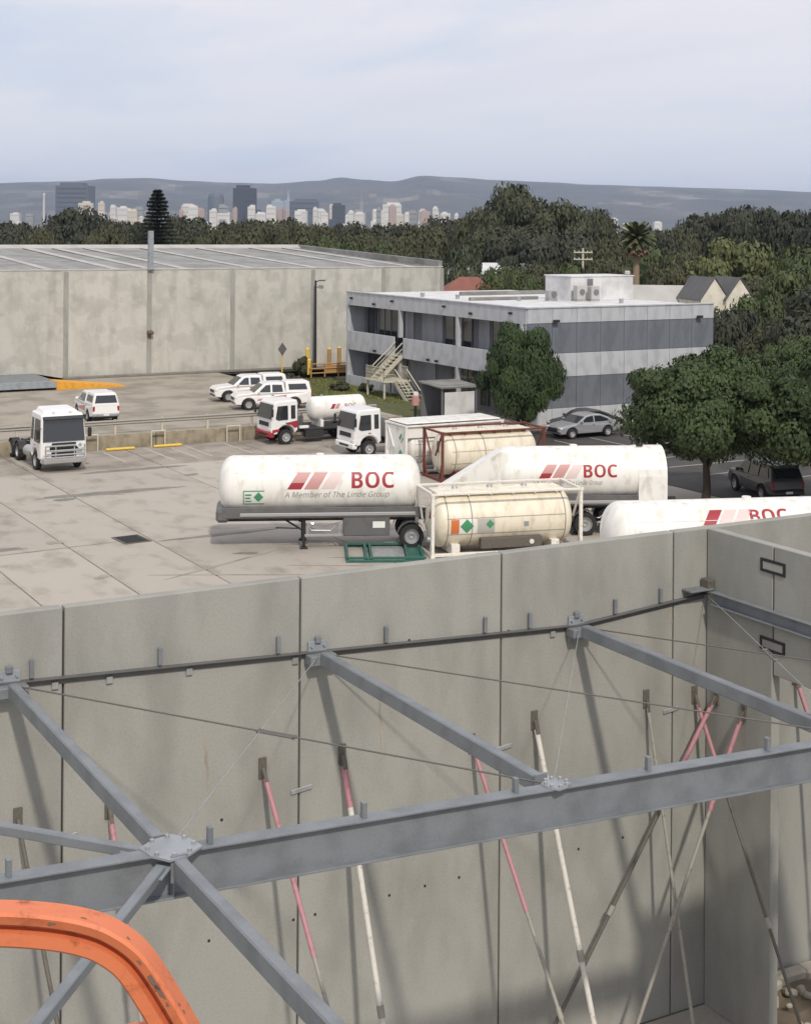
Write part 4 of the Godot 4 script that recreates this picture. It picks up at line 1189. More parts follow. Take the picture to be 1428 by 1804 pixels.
func chassis(t: Node3D, x0: float, x1: float, axles: Array, r: float, W: float, front: float) -> void:
	var m := MB.new()
	for s in [-1, 1]:
		m.cbox(Vector3((x0 + x1) / 2, r + 0.28, s * 0.38), Vector3(x1 - x0, 0.26, 0.09), 0.01)
	for k in 5:
		m.box(Vector3(lerpf(x0 + 0.2, x1 - 0.1, k / 4.0), r + 0.28, 0), Vector3(0.12, 0.16, 0.7))
	part(t, "chassis_rails", m, mat("chassis", Color.WHITE))
	for x in [front] + axles:
		part(t, "axle", MB.new().cyl(Vector3(x, r, -W / 2 + 0.3), Vector3(x, r, W / 2 - 0.3), 0.07, 0.07, 8), mat("chassis", Color.WHITE))
		part(t, "spring_pack", MB.new().box(Vector3(x, r + 0.1, 0), Vector3(0.5, 0.14, 0.86)), mat("chassis", Color.WHITE))
		for s in [-1, 1]:
			wheel(t, Vector3(x, r, s * (W / 2 - (0.14 if x == front else 0.24))), r, 0.27 if x == front else 0.46, s)
	for x in axles:
		for s in [-1, 1]:
			part(t, "mudguard", MB.new().lathe([Vector2(-0.22, r + 0.09), Vector2(0.22, r + 0.09)], Transform3D(Basis(Vector3(0, 0, 1), Vector3(0, 1, 0), Vector3(-1, 0, 0)), Vector3(x, r, s * (W / 2 - 0.24))), 10, -PI * 0.42, PI * 0.42), mat("black", Color.WHITE))

func prime_mover(at: Vector3, turn: float) -> void:
	var t := thing("prime_mover", "white prime mover without trailer, chrome bull bar, parked nose to the yard", "truck", at, turn)
	var wh := mat("car_white", Color.WHITE)
	cab(t, 2.2, 3.05, 2.46, 0.62, 1.62, wh, mat("chrome", Color.WHITE))
	part(t, "sun_visor", MB.new().cbox(Vector3(0.05, 2.86, 0), Vector3(0.34, 0.07, 2.2), 0.02, Basis(Vector3.BACK, 0.35)), mat("black", Color.WHITE))
	part(t, "roof_fairing", MB.new().hull([Vector2(0.45, 3.03), Vector2(0.75, 3.22), Vector2(2.1, 3.3), Vector2(2.15, 3.03)], func(_x, y): return 0.98 - (y - 3.0) * 0.5, 0.06), wh)
	for s in [-1, 1]:
		part(t, "roof_lamp", MB.new().cyl(Vector3(0.36, 3.1, s * 0.45), Vector3(0.48, 3.1, s * 0.45), 0.08, 0.08, 10), mat("lamp", Color.WHITE))
	# chrome bull bar
	var bb := MB.new()
	bb.cbox(Vector3(-0.22, 0.62, 0), Vector3(0.12, 0.3, 2.3), 0.05)
	for y in [0.95, 1.18, 1.42]:
		bb.cyl(Vector3(-0.26, y, -1.05), Vector3(-0.26, y, 1.05), 0.045, 0.045, 8)
	for z in [-1.05, -0.5, 0.5, 1.05]:
		bb.cbox(Vector3(-0.24, 1.02, z), Vector3(0.05, 0.86, 0.07), 0.01)
	for z in [-0.6, 0.6]:
		bb.box(Vector3(-0.08, 0.62, z), Vector3(0.25, 0.12, 0.1))
	part(t, "bull_bar", bb, mat("chrome", Color.WHITE))
	for y in [1.02, 0.86]:
		part(t, "grille_slot", MB.new().cbox(Vector3(-0.01, y + 0.32 - 0.32, 0), Vector3(0.05, 0.1, 1.35), 0.02), mat("black", Color.WHITE))
	part(t, "hood_grille", MB.new().cbox(Vector3(-0.01, 1.5, 0), Vector3(0.06, 0.1, 1.3), 0.02), mat("black", Color.WHITE))
	part(t, "diamond_sign", MB.new().prism([Vector2(0, -0.22), Vector2(0.22, 0), Vector2(0, 0.22), Vector2(-0.22, 0)], 0.0, 0.02, Transform3D(Basis(Vector3(0, 0, 1), Vector3.UP, Vector3(-1, 0, 0)), Vector3(-0.3, 1.42, 0.78))), mat("sign_white", Color.WHITE), "white diamond hazard sign")
	part(t, "diamond_mark", MB.new().prism([Vector2(0, -0.13), Vector2(0.13, 0), Vector2(0, 0.13), Vector2(-0.13, 0)], 0.0, 0.02, Transform3D(Basis(Vector3(0, 0, 1), Vector3.UP, Vector3(-1, 0, 0)), Vector3(-0.308, 1.42, 0.78))), mat("galv", Color.WHITE))
	chassis(t, 0.8, 7.0, [4.9, 6.2], 0.5, 2.46, 1.24)
	for s in [-1, 1]:
		part(t, "fuel_tank", MB.new().cyl(Vector3(2.4, 0.72, s * 0.9), Vector3(3.7, 0.72, s * 0.9), 0.31, 0.31, 16), mat("alu", Color.WHITE))
	part(t, "fifth_wheel", MB.new().cyl(Vector3(5.4, 1.0, 0), Vector3(5.4, 1.1, 0), 0.48, 0.46, 16), mat("chassis", Color.WHITE))
	part(t, "exhaust_stack", MB.new().cyl(Vector3(2.38, 0.9, 0.85), Vector3(2.38, 3.0, 0.85), 0.08, 0.08, 10), mat("alu", Color.WHITE))

func rigid_tanker(at: Vector3, turn: float) -> void:
	var t := thing("tank_truck", "white cab truck with red bumper stripe carrying a short white gas tank", "truck", at, turn)
	var wh := mat("car_white", Color.WHITE)
	cab(t, 1.75, 2.62, 2.2, 0.6, 1.55, wh, mat("boc_red", Color.WHITE))
	var hw := func(_x, _y): return 1.105
	for s in [-1, 1]:
		part(t, "red_stripe", MB.new().pane([Vector2(0.06, 0.72), Vector2(0.06, 0.92), Vector2(0.5, 0.98), Vector2(0.52, 0.84)], hw, s, 0.01), mat("boc_red", Color.WHITE))
		part(t, "red_stripe", MB.new().pane([Vector2(1.0, 1.2), Vector2(1.0, 1.32), Vector2(1.72, 1.42), Vector2(1.72, 1.02), Vector2(1.52, 0.98), Vector2(1.3, 1.18)], hw, s, 0.01), mat("boc_red", Color.WHITE))
	chassis(t, 0.7, 6.7, [5.2], 0.45, 2.2, 0.98)
	var r := 0.74
	var cy := 1.92
	var x0 := 2.95
	var L := 3.8
	var pr := [Vector2(x0, 0.0)]
	for k in range(1, 8):
		var a := PI / 2 * k / 7.0
		pr.append(Vector2(x0 + 0.34 * (1 - cos(a)), r * pow(sin(a), 0.8)))
	for k in range(7, 0, -1):
		var a := PI / 2 * k / 7.0
		pr.append(Vector2(x0 + L - 0.3 * (1 - cos(a)), r * pow(sin(a), 0.8)))
	pr.append(Vector2(x0 + L, 0.0))
	var sh := part(t, "gas_tank", MB.new().lathe(pr, Transform3D(Basis(), Vector3(0, cy, 0)), 32), mat("tank_white", Color.WHITE))
	part(sh, "logo_block", drape(MB.new(), sheet([Vector2(0, 0), Vector2(0.24, 0), Vector2(0.42, 0.3), Vector2(0.18, 0.3)]), on_barrel(cy, r, x0 + 1.15, 0.02)), mat("boc_red", Color.WHITE))
	part(sh, "logo_block", drape(MB.new(), sheet([Vector2(0, 0), Vector2(0.24, 0), Vector2(0.42, 0.3), Vector2(0.18, 0.3)]), on_barrel(cy, r, x0 + 1.45, 0.02)), mat("boc_pink", Color.WHITE))
	part(sh, "company_lettering", drape(MB.new(), lettering("BOC", 0.3, true), on_barrel(cy, r, x0 + 2.15, 0.0)), mat("boc_grey", Color.WHITE), "grey letters BOC")
	part(sh, "top_fitting", MB.new().cyl(Vector3(x0 + 0.9, cy + r - 0.02, 0), Vector3(x0 + 0.9, cy + r + 0.08, 0), 0.1, 0.08, 10), mat("galv", Color.WHITE))
	part(sh, "rear_fitting", MB.new().cbox(Vector3(x0 + L + 0.02, cy + 0.05, 0), Vector3(0.2, 0.35, 0.5), 0.04), mat("galv", Color.WHITE))
	for x in [x0 + 0.65, x0 + L - 0.65]:
		part(t, "tank_saddle", MB.new().cbox(Vector3(x, 1.03, 0), Vector3(0.22, 0.52, 1.3), 0.03), wh)
	part(t, "deck", MB.new().cbox(Vector3(4.4, 0.82, 0), Vector3(4.4, 0.1, 2.1), 0.02), mat("chassis", Color.WHITE))
	part(t, "side_locker", MB.new().cbox(Vector3(2.9, 0.55, 0.85), Vector3(1.2, 0.42, 0.4), 0.03), mat("chassis", Color.WHITE))
	var rk := MB.new()
	for z in [-0.5, 0.5]:
		rk.cyl(Vector3(2.25, 0.85, z), Vector3(2.25, 1.75, z), 0.05, 0.05, 8)
	rk.cbox(Vector3(2.25, 1.35, 0), Vector3(0.4, 0.5, 0.8), 0.05)
	part(t, "pump_rack", rk, mat("grey_skirt", Color.WHITE))
	part(t, "white_locker", MB.new().cbox(Vector3(2.2, 0.98, 0.95), Vector3(0.6, 0.16, 0.2), 0.02), wh)

func box_truck(at: Vector3, turn: float) -> void:
	var t := thing("cab_truck", "plain white cab-over truck parked behind the white tank container", "truck", at, turn)
	var wh := mat("car_white", Color.WHITE)
	cab(t, 1.75, 2.68, 2.25, 0.62, 1.6, wh, wh)
	chassis(t, 0.7, 7.2, [5.4], 0.46, 2.25, 0.98)
	part(t, "tray", MB.new().cbox(Vector3(4.7, 1.02, 0), Vector3(5.0, 0.14, 2.3), 0.02), mat("grey_skirt", Color.WHITE))
	part(t, "headboard", MB.new().cbox(Vector3(2.15, 1.6, 0), Vector3(0.08, 1.1, 2.2), 0.02), mat("galv", Color.WHITE))


# ---------- cars ----------
func car(called: String, label: String, category: String, at: Vector3, turn: float, paint: Material, o: Dictionary, group := "") -> Node3D:
	# front at x = 0 facing -x
	var t := thing(called, label, category, at, turn, group)
	var L: float = o.L
	var W: float = o.W
	var belt: float = o.belt
	var H0: float = o.H
	var wr: float = o.wr
	var fx: float = o.fx
	var rx: float = o.rx
	var hw := func(x: float, y: float) -> float: return W / 2 - 0.1 * pow(absf(x / L - 0.5) * 2, 4) - maxf(0.0, y - belt) * 0.27 - maxf(0.0, 0.55 - y) * 0.1
	var low: Array = o.low.duplicate()
	for a in [[rx, 1], [fx, 1]]:
		for k in 9:
			var g := PI * k / 8.0
			low.append(Vector2(a[0] + cos(g) * (wr + 0.1), maxf(0.3, wr * 0.9) + sin(g) * (wr + 0.1) * 0.98))
	var body := part(t, "body", MB.new().hull(low, hw, 0.05), paint)
	part(t, "underbody", MB.new().cbox(Vector3(L / 2, wr + 0.04, 0), Vector3(L - 0.5, 0.26, W - 0.5), 0.05), mat("chassis", Color.WHITE))
	var top := part(t, "cabin", MB.new().hull(o.top, hw, 0.05), paint)
	if o.has("canopy"):
		part(t, "canopy", MB.new().hull(o.canopy, hw, 0.06), paint)
	for q in o.windows:
		for s in [-1, 1]:
			part(top, "side_window", MB.new().pane(q, hw, s, 0.009), mat("glass", Color.WHITE))
	# windscreen and rear glass: slabs laid on the sloping ends
	for q in o.screens:
		var a: Vector2 = q[0]
		var b: Vector2 = q[1]
		var up := Vector3(b.x - a.x, b.y - a.y, 0)
		var wa: float = hw.call(a.x, a.y) - 0.1
		var wb: float = hw.call(b.x, b.y) - 0.1
		var nrm := Vector3(-up.y, up.x, 0).normalized() * (1.0 if q[2] < 0 else -1.0)
		part(top, "windscreen" if q[2] < 0 else "rear_window", MB.new().prism([Vector2(-wa, 0), Vector2(wa, 0), Vector2(wb, up.length()), Vector2(-wb, up.length())], -0.02, 0.012, Transform3D(Basis(Vector3(0, 0, 1), up.normalized(), nrm), Vector3(a.x, a.y, 0))), mat("glass", Color.WHITE))
	for s in [-1, 1]:
		part(body, "headlight", MB.new().cbox(Vector3(0.12, belt - 0.28, s * (W / 2 - 0.24)), Vector3(0.2, 0.15, 0.36), 0.04), mat("lamp", Color.WHITE))
		part(body, "tail_light", MB.new().cbox(Vector3(L - 0.05, belt - 0.22, s * (W / 2 - 0.17)), Vector3(0.1, 0.32, 0.14), 0.03), mat("tail", Color.WHITE))
		part(body, "mirror", MB.new().cbox(Vector3(o.mx, belt + 0.1, s * (W / 2 + 0.1)), Vector3(0.12, 0.17, 0.22), 0.05), paint)
		part(body, "door_handle", MB.new().cbox(Vector3(o.mx + 0.95, belt - 0.14, s * (W / 2 + 0.005)), Vector3(0.18, 0.035, 0.03), 0.01), mat("black", Color.WHITE))
		if o.has("stripe"):
			part(body, "side_stripe", MB.new().pane(o.stripe, hw, s, 0.006), mat("boc_pink", Color.WHITE), "pinkish red stripe along the doors")
		for x in [fx, rx]:
			wheel(t, Vector3(x, wr, s * (W / 2 - 0.11)), wr, 0.24, s)
	for x in [fx, rx]:
		part(t, "axle", MB.new().cyl(Vector3(x, wr, -W / 2 + 0.2), Vector3(x, wr, W / 2 - 0.2), 0.05, 0.05, 6), mat("chassis", Color.WHITE))
	part(body, "grille", MB.new().cbox(Vector3(0.03, belt - 0.38, 0), Vector3(0.1, 0.2, W * 0.55), 0.03), mat("black", Color.WHITE))
	part(body, "lower_grille", MB.new().cbox(Vector3(0.04, 0.47, 0), Vector3(0.1, 0.12, W * 0.6), 0.03), mat("black", Color.WHITE))
	part(body, "rear_bumper", MB.new().cbox(Vector3(L - 0.02, 0.52, 0), Vector3(0.2, 0.2, W - 0.2), 0.05), mat(o.get("bumper", "car_white"), Color.WHITE))
	part(body, "number_plate", MB.new().box(Vector3(L + 0.085, 0.54, 0), Vector3(0.01, 0.11, 0.36)), mat("sign_white", Color.WHITE))
	return t

func ute(label: String, at: Vector3, turn: float) -> Node3D:
	return car("utility_car", label, "utility car", at, turn, mat("car_white", Color.WHITE), {
		"L": 5.3, "W": 1.86, "belt": 1.12, "H": 1.8, "wr": 0.38, "fx": 0.95, "rx": 4.08, "mx": 1.62,
		"low": [Vector2(0.1, 0.36), Vector2(0.0, 0.55), Vector2(0.02, 0.86), Vector2(0.22, 1.04), Vector2(1.3, 1.14), Vector2(3.4, 1.16), Vector2(5.26, 1.16), Vector2(5.3, 0.6), Vector2(5.22, 0.44)],
		"top": [Vector2(1.22, 1.08), Vector2(1.98, 1.7), Vector2(2.25, 1.79), Vector2(3.35, 1.79), Vector2(3.46, 1.08)],
		"canopy": [Vector2(3.47, 1.08), Vector2(3.47, 1.8), Vector2(3.7, 1.86), Vector2(5.0, 1.86), Vector2(5.14, 1.78), Vector2(5.27, 1.15), Vector2(5.27, 1.08)],
		"windows": [[Vector2(1.6, 1.18), Vector2(2.12, 1.63), Vector2(2.42, 1.66), Vector2(2.42, 1.17)], [Vector2(2.55, 1.17), Vector2(2.55, 1.66), Vector2(3.2, 1.64), Vector2(3.28, 1.18)], [Vector2(3.7, 1.3), Vector2(3.66, 1.68), Vector2(4.86, 1.68), Vector2(4.98, 1.3)]],
		"screens": [[Vector2(1.32, 1.17), Vector2(1.93, 1.66), -1], [Vector2(5.255, 1.26), Vector2(5.155, 1.72), 1]],
		"stripe": [Vector2(1.5, 0.62), Vector2(1.55, 0.72), Vector2(3.5, 0.98), Vector2(3.5, 0.62)], "bumper": "galv",
	}, "white utility cars with canopies")


# ---------- buildings ----------
func build_warehouse() -> void:
	var t := thing("warehouse", "long warehouse with patchy tilt-up concrete wall and low grey metal roof", "warehouse")
	var xs := [12.9, 20.0, 27.1, 34.25, 41.15, 48.46, 55.94, 62.88, 68.9]
	var tops := [9.36, 9.36, 9.36, 9.36, 9.36, 9.36, 9.36, 9.42, 9.5]
	for i in xs.size() - 1:
		var m := MB.new()
		m.cbox(Vector3((xs[i] + xs[i + 1]) / 2, (0.6 + tops[i]) / 2, -115.1), Vector3(xs[i + 1] - xs[i] - 0.06, tops[i] - 0.6, 0.2), 0.02)
		part(t, "wall_panel", m, mat("tilt%d" % [0, 2, 1, 2, 0, 0, 2, 1][i], Color.WHITE))
		part(t, "joint_cover", MB.new().cbox(Vector3(xs[i + 1], 4.98, -115.03), Vector3(0.42, 8.7, 0.1), 0.02), mat("precast2", Color.WHITE))
	var coping := MB.new()
	coping.cbox(Vector3(40.9, 9.47, -115.12), Vector3(56.2, 0.1, 0.32), 0.02)
	part(t, "coping", coping, mat("tilt1", Color.WHITE))
	# side and back walls
	part(t, "side_wall", MB.new().cbox(Vector3(68.8, 5.2, -145.2), Vector3(0.2, 9.2, 59.8), 0.02), mat("tilt2", Color.WHITE))
	part(t, "back_wall", MB.new().cbox(Vector3(40.8, 5.0, -175.2), Vector3(55.8, 8.6, 0.2), 0.02), mat("tilt1", Color.WHITE))
	part(t, "side_wall", MB.new().cbox(Vector3(12.8, 5.0, -145.2), Vector3(0.2, 8.8, 59.8), 0.02), mat("tilt0", Color.WHITE))
	part(t, "base_kerb", MB.new().cbox(Vector3(52, 0.9, -114.85), Vector3(36, 0.22, 0.3), 0.04), mat("patchdark", Color.WHITE))
	# low gable roof with the ridge along x
	for s in [-1, 1]:
		var a := Vector3(40.9, 9.3, -145.2 + s * 30.0)
		var b := Vector3(40.9, 10.6, -145.2)
		var r := MB.new()
		r.bar(a, b, 55.6, 0.06)
		var sheet_part := part(t, "roof_sheet", r, mat("roof_sheet", Color.WHITE))
		for x in [15.0, 20.0, 24.5, 28.5, 33.5, 39.0, 41.9, 45.0, 51.0, 57.0, 63.0, 66.8]:
			part(sheet_part, "roof_light", MB.new().bar(a + Vector3(x - 40.9, 0.065, -s * 0.2), b + Vector3(x - 40.9, 0.065, s * 0.8), 0.75, 0.05), mat("roof_lap", Color.WHITE))
	part(t, "ridge_cap", MB.new().prism([Vector2(-0.9, -0.02), Vector2(0.9, -0.02), Vector2(0.9, 0.1), Vector2(0.1, 0.42), Vector2(-0.1, 0.42), Vector2(-0.9, 0.1)], -27.9, 27.9, Transform3D(Basis(Vector3(0, 0, 1), Vector3.UP, Vector3(-1, 0, 0)), Vector3(40.9, 10.58, -145.2))), mat("roof_lap", Color.WHITE))
	for s in [-1, 1]:
		part(t, "barge_capping", MB.new().bar(Vector3(68.85, 9.75, -145.2 + s * 30.0), Vector3(68.85, 10.72, -145.2), 0.4, 0.5), mat("roof_sheet", Color.WHITE))
	for x in [30.0, 33.0]:
		part(t, "roof_vent", MB.new().lathe([Vector2(0, 0.0), Vector2(0.0, 0.3), Vector2(0.5, 0.3), Vector2(0.55, 0.45), Vector2(0.9, 0.35), Vector2(1.0, 0.0)], Transform3D(Basis(Vector3.UP, Vector3.RIGHT, Vector3.FORWARD), Vector3(x + 1.5, 10.9, -145.4)), 12), mat("roof_white", Color.WHITE))
	var fl := part(t, "flue", MB.new().cbox(Vector3(41.2, 11.0, -114.9), Vector3(0.42, 3.2, 0.3), 0.03), mat("steel_plate", Color.WHITE))
	part(fl, "flue_strap", MB.new().cbox(Vector3(41.2, 9.5, -114.86), Vector3(0.5, 0.1, 0.4), 0.01), mat("galv", Color.WHITE))
	var wl := part(t, "wall_lamp", MB.new().cbox(Vector3(41.15, 4.35, -114.7), Vector3(0.5, 0.22, 0.45), 0.05, Basis(Vector3.RIGHT, 0.3)), mat("prop_dark", Color.WHITE), "dark wall lamp on the joint between panels")
	part(wl, "lamp_bracket", MB.new().cbox(Vector3(41.15, 4.1, -114.9), Vector3(0.2, 0.4, 0.2), 0.03), mat("terracotta", Color.WHITE))


func build_office() -> void:
	var X0 := 54.75
	var X1 := 70.65
	var Z0 := -80.47
	var Z1 := -106.2
	var lt := mat("office_light", Color.WHITE)
	var dk := mat("office_dark", Color.WHITE)
	var md := mat("office_mid", Color.WHITE)
	var t := thing("office_building", "two storey office with grey and white banded cladding and open balcony side", "office building")
	# banded end facade
	var bands := [[0.1, 1.13, 0], [1.13, 3.2, 1], [3.2, 4.78, 0], [4.78, 6.8, 1], [6.8, 7.8, 0]]
	for b in bands:
		for k in 8:
			var w := (X1 - X0) / 8.0
			part(t, "cladding_panel", MB.new().cbox(Vector3(X0 + (k + 0.5) * w, (b[0] + b[1]) / 2, Z0 + (0.03 if b[2] == 0 else 0.0)), Vector3(w - 0.022, b[1] - b[0] - 0.02, 0.1), 0.012), lt if b[2] == 0 else dk)
	part(t, "end_wall", MB.new().span(Vector3(X0 + 1.5, 0, Z0 - 0.3), Vector3(X1, 7.6, Z0 - 0.05)), mat("office_wall", Color.WHITE))
	part(t, "end_return", MB.new().span(Vector3(X0 + 0.02, 0, Z0 - 0.35), Vector3(X0 + 1.5, 7.6, Z0 - 0.06)), lt)
	part(t, "far_wall", MB.new().span(Vector3(X1 - 0.25, 0, Z1), Vector3(X1 - 0.01, 7.6, Z0 - 0.3)), dk)
	part(t, "back_wall", MB.new().span(Vector3(X0 + 0.1, 0, Z1), Vector3(X1 - 0.25, 7.6, Z1 + 0.25)), lt)
	# recessed balcony facade
	part(t, "inner_wall", MB.new().span(Vector3(X0 + 1.5, 0, Z1 + 0.25), Vector3(X0 + 1.75, 7.6, Z0 - 0.3)), mat("office_wall", Color.WHITE))
	part(t, "balcony_slab", MB.new().span(Vector3(X0 + 0.12, 3.22, Z1 + 0.26), Vector3(X0 + 1.5, 3.42, Z0 - 0.36)), md)
	part(t, "roof_slab", MB.new().span(Vector3(X0 + 0.12, 7.55, Z1 + 0.26), Vector3(X1 - 0.26, 7.72, Z0 - 0.36)), mat("roof_white", Color.WHITE))
	for k in 9:
		var z := lerpf(Z1, Z0 + 0.0, k / 9.0)
		var z2 := lerpf(Z1, Z0 + 0.0, (k + 1) / 9.0)
		part(t, "fascia_panel", MB.new().cbox(Vector3(X0, 7.28, (z + z2) / 2), Vector3(0.16, 1.04, z2 - z - 0.012), 0.012), lt)
	part(t, "roof_trim", MB.new().span(Vector3(X0 - 0.14, 7.8, Z1), Vector3(X0 + 0.2, 7.88, Z0 + 0.14)), lt)
	part(t, "roof_trim", MB.new().span(Vector3(X0 + 0.2, 7.8, Z0 - 0.2), Vector3(X1, 7.88, Z0 + 0.14)), lt)
	# balcony parapet with a gap for the stair
	for q in [[Z1, -102.2], [-102.2, -98.35], [-96.9, -93.0], [-93.0, -89.2], [-89.2, -85.0], [-85.0, Z0 - 0.3]]:
		part(t, "parapet_panel", MB.new().cbox(Vector3(X0, 3.95, (q[0] + q[1]) / 2), Vector3(0.16, 1.52, absf(q[1] - q[0]) - 0.02), 0.012), lt)
	for q in [[Z1, -101.0], [-101.0, -96.0]]:
		part(t, "plinth_wall", MB.new().cbox(Vector3(X0, 0.62, (q[0] + q[1]) / 2), Vector3(0.16, 1.1, absf(q[1] - q[0]) - 0.02), 0.012), lt)
	for z in [Z1 + 0.15, -97.5, -89.15, -81.0]:
		part(t, "column", MB.new().cbox(Vector3(X0 + 0.06, 5.73, z), Vector3(0.3, 2.06, 0.32), 0.02), lt)
		part(t, "column", MB.new().cbox(Vector3(X0 + 0.06, 1.63, z), Vector3(0.3, 3.18, 0.32), 0.02), lt)
	# windows and wall panels behind the balcony
	for q in [[4.2, -105.4, -103.9, 1], [4.2, -103.5, -99.4, 1], [4.2, -99.2, -97.9, 0], [4.2, -96.6, -93.6, 0], [4.2, -93.3, -89.5, 1], [4.2, -88.6, -87.2, 0], [4.2, -86.9, -81.6, 1], [0.9, -105.3, -103.4, 1], [0.9, -102.8, -101.6, 0], [0.9, -101.2, -98.9, 2], [0.9, -98.5, -94.6, 0], [0.9, -92.2, -89.0, 1], [0.9, -88.4, -85.4, 1]]:
		var y0: float = q[0] - 0.45 if q[0] > 3 else 0.5
		var y1: float = 6.7 if q[0] > 3 else 3.0
		var zc: float = (q[1] + q[2]) / 2
		var wz: float = q[2] - q[1]
		if q[3] == 0:
			part(t, "wall_lining", MB.new().cbox(Vector3(X0 + 1.46, (y0 + y1) / 2, zc), Vector3(0.08, y1 - y0, wz), 0.01), md)
			continue
		var wn := part(t, "window" if q[3] == 1 else "door", MB.new().cbox(Vector3(X0 + 1.47, (y0 + y1) / 2, zc), Vector3(0.06, y1 - y0, wz), 0.01), mat("glass" if q[3] == 1 else "timber", Color.WHITE))
		var fr := MB.new()
		for s in [-1, 1]:
			fr.box(Vector3(X0 + 1.44, (y0 + y1) / 2, zc + s * (wz / 2 - 0.03)), Vector3(0.08, y1 - y0, 0.06)); fr.box(Vector3(X0 + 1.44, (y0 + y1) / 2 + s * ((y1 - y0) / 2 - 0.03), zc), Vector3(0.081, 0.06, wz - 0.12))
		var nm := int(wz / 1.3)
		for k in nm:
			fr.box(Vector3(X0 + 1.44, (y0 + y1) / 2, q[1] + wz * (k + 1) / (nm + 1.0)), Vector3(0.078, y1 - y0 - 0.12, 0.05))
		part(wn, "window_frame" if q[3] == 1 else "door_frame", fr, mat("office_wall", Color.WHITE))
	# flood lights under the eaves
	for q in [[7.35, -105.2], [7.05, -101.4], [7.42, -98.5], [7.42, -90.8], [7.12, -87.2], [7.42, -82.2], [3.42, -93.0], [3.42, -91.8], [3.42, -101.2]]:
		var f := part(t, "flood_light", MB.new().cbox(Vector3(X0 - 0.2, q[0], q[1]), Vector3(0.2, 0.16, 0.26), 0.03), mat("black", Color.WHITE))
		part(f, "light_bracket", MB.new().cbox(Vector3(X0 - 0.1, q[0] + 0.02, q[1]), Vector3(0.12, 0.06, 0.08), 0.01), mat("black", Color.WHITE))
	for q in [[6.95, 56.9], [6.95, 69.2]]:
		var f := part(t, "flood_light", MB.new().cbox(Vector3(q[1], q[0], Z0 + 0.3), Vector3(0.42, 0.18, 0.26), 0.03), mat("black", Color.WHITE))
		part(f, "light_bracket", MB.new().cbox(Vector3(q[1], q[0] + 0.03, Z0 + 0.13), Vector3(0.1, 0.08, 0.14), 0.01), mat("black", Color.WHITE))
	# raised roof edge seen over the fascia and low roof kerbs
	for q in [[58.5, -92.0, 6.0, 0.24], [63.0, -99.0, 8.0, 0.3]]:
		part(t, "roof_kerb", MB.new().cbox(Vector3(q[0] + 2, 7.72 + q[3] / 2, q[1]), Vector3(q[2], q[3], 0.35), 0.03), mat("roof_sheet", Color.WHITE))
	for q in [[57.0, -98.0], [58.0, -94.5], [60.5, -90.0], [66.0, -85.0]]:
		part(t, "roof_vent", MB.new().cyl(Vector3(q[0], 7.7, q[1]), Vector3(q[0], 8.05, q[1]), 0.14, 0.18, 10), mat("galv", Color.WHITE))
	# plant room and machines on the roof
	var pr := thing("plant_room", "white box plant room standing on the office roof", "plant room", Vector3(64.4, 7.72, -92.2))
	for k in 4:
		part(pr, "wall_panel", MB.new().cbox(Vector3(0.72 + 1.45 * k, 0.88, 3.2), Vector3(1.44, 1.76, 0.08), 0.01), mat("roof_white", Color.WHITE))
	for s in [0, 1]:
		part(pr, "side_panel", MB.new().cbox(Vector3(0.02 + 5.76 * s, 0.88, 1.6), Vector3(0.08, 1.76, 3.1), 0.01), mat("roof_white", Color.WHITE))
	part(pr, "back_panel", MB.new().cbox(Vector3(2.9, 0.88, 0.0), Vector3(5.8, 1.76, 0.08), 0.01), mat("roof_white", Color.WHITE))
	part(pr, "roof_panel", MB.new().cbox(Vector3(2.9, 1.8, 1.6), Vector3(5.95, 0.09, 3.4), 0.02), mat("roof_white", Color.WHITE))
	part(pr, "vent_cowl", MB.new().cbox(Vector3(5.5, 2.0, 2.9), Vector3(0.4, 0.35, 0.35), 0.08), mat("roof_lap", Color.WHITE))
	part(pr, "louvre", MB.new().cbox(Vector3(1.75, 1.36, 3.25), Vector3(0.5, 0.5, 0.06), 0.01), mat("office_wall", Color.WHITE))
	var al := ["grey air conditioner with a round fan face against the white plant room", "pale air conditioner cabinet with dark grille beside the plant room louvre", "low grey roof duct box at the end of the white plant room"]
	for k in 3:
		var ac := thing("air_conditioner", al[k], "air conditioner", [Vector3(65.9, 7.72, -88.2), Vector3(64.7, 7.72, -88.3), Vector3(63.1, 7.72, -89.6)][k], 0.0, "machines on the office roof")
		var hgt: float = [1.0, 1.05, 0.65][k]
		part(ac, "cabinet", MB.new().cbox(Vector3(0, hgt / 2 + 0.12, 0), Vector3(0.75, hgt, 0.55), 0.03), mat("roof_lap" if k < 2 else "galv", Color.WHITE))
		part(ac, "fan_grille", MB.new().cyl(Vector3(0.05, hgt / 2 + 0.16, 0.29), Vector3(0.05, hgt / 2 + 0.16, 0.33), 0.22, 0.22, 16), mat("office_wall", Color.WHITE))
		part(ac, "feet", MB.new().box(Vector3(0, 0.06, 0), Vector3(0.8, 0.13, 0.5)), mat("galv", Color.WHITE))
	# external stair
	var st := thing("external_stair", "pale steel stair with landing climbing to the office balcony", "stair")
	var sm := mat("stair", Color.WHITE)
	part(st, "landing", MB.new().cbox(Vector3(53.4, 1.62, -96.9), Vector3(2.3, 0.14, 2.9), 0.02), sm)
	for q in [[52.4, -95.6], [54.35, -95.6], [52.4, -98.2], [54.35, -98.2]]:
		part(st, "leg", MB.new().cbox(Vector3(q[0], 0.84, q[1]), Vector3(0.13, 1.5, 0.13), 0.01), sm)
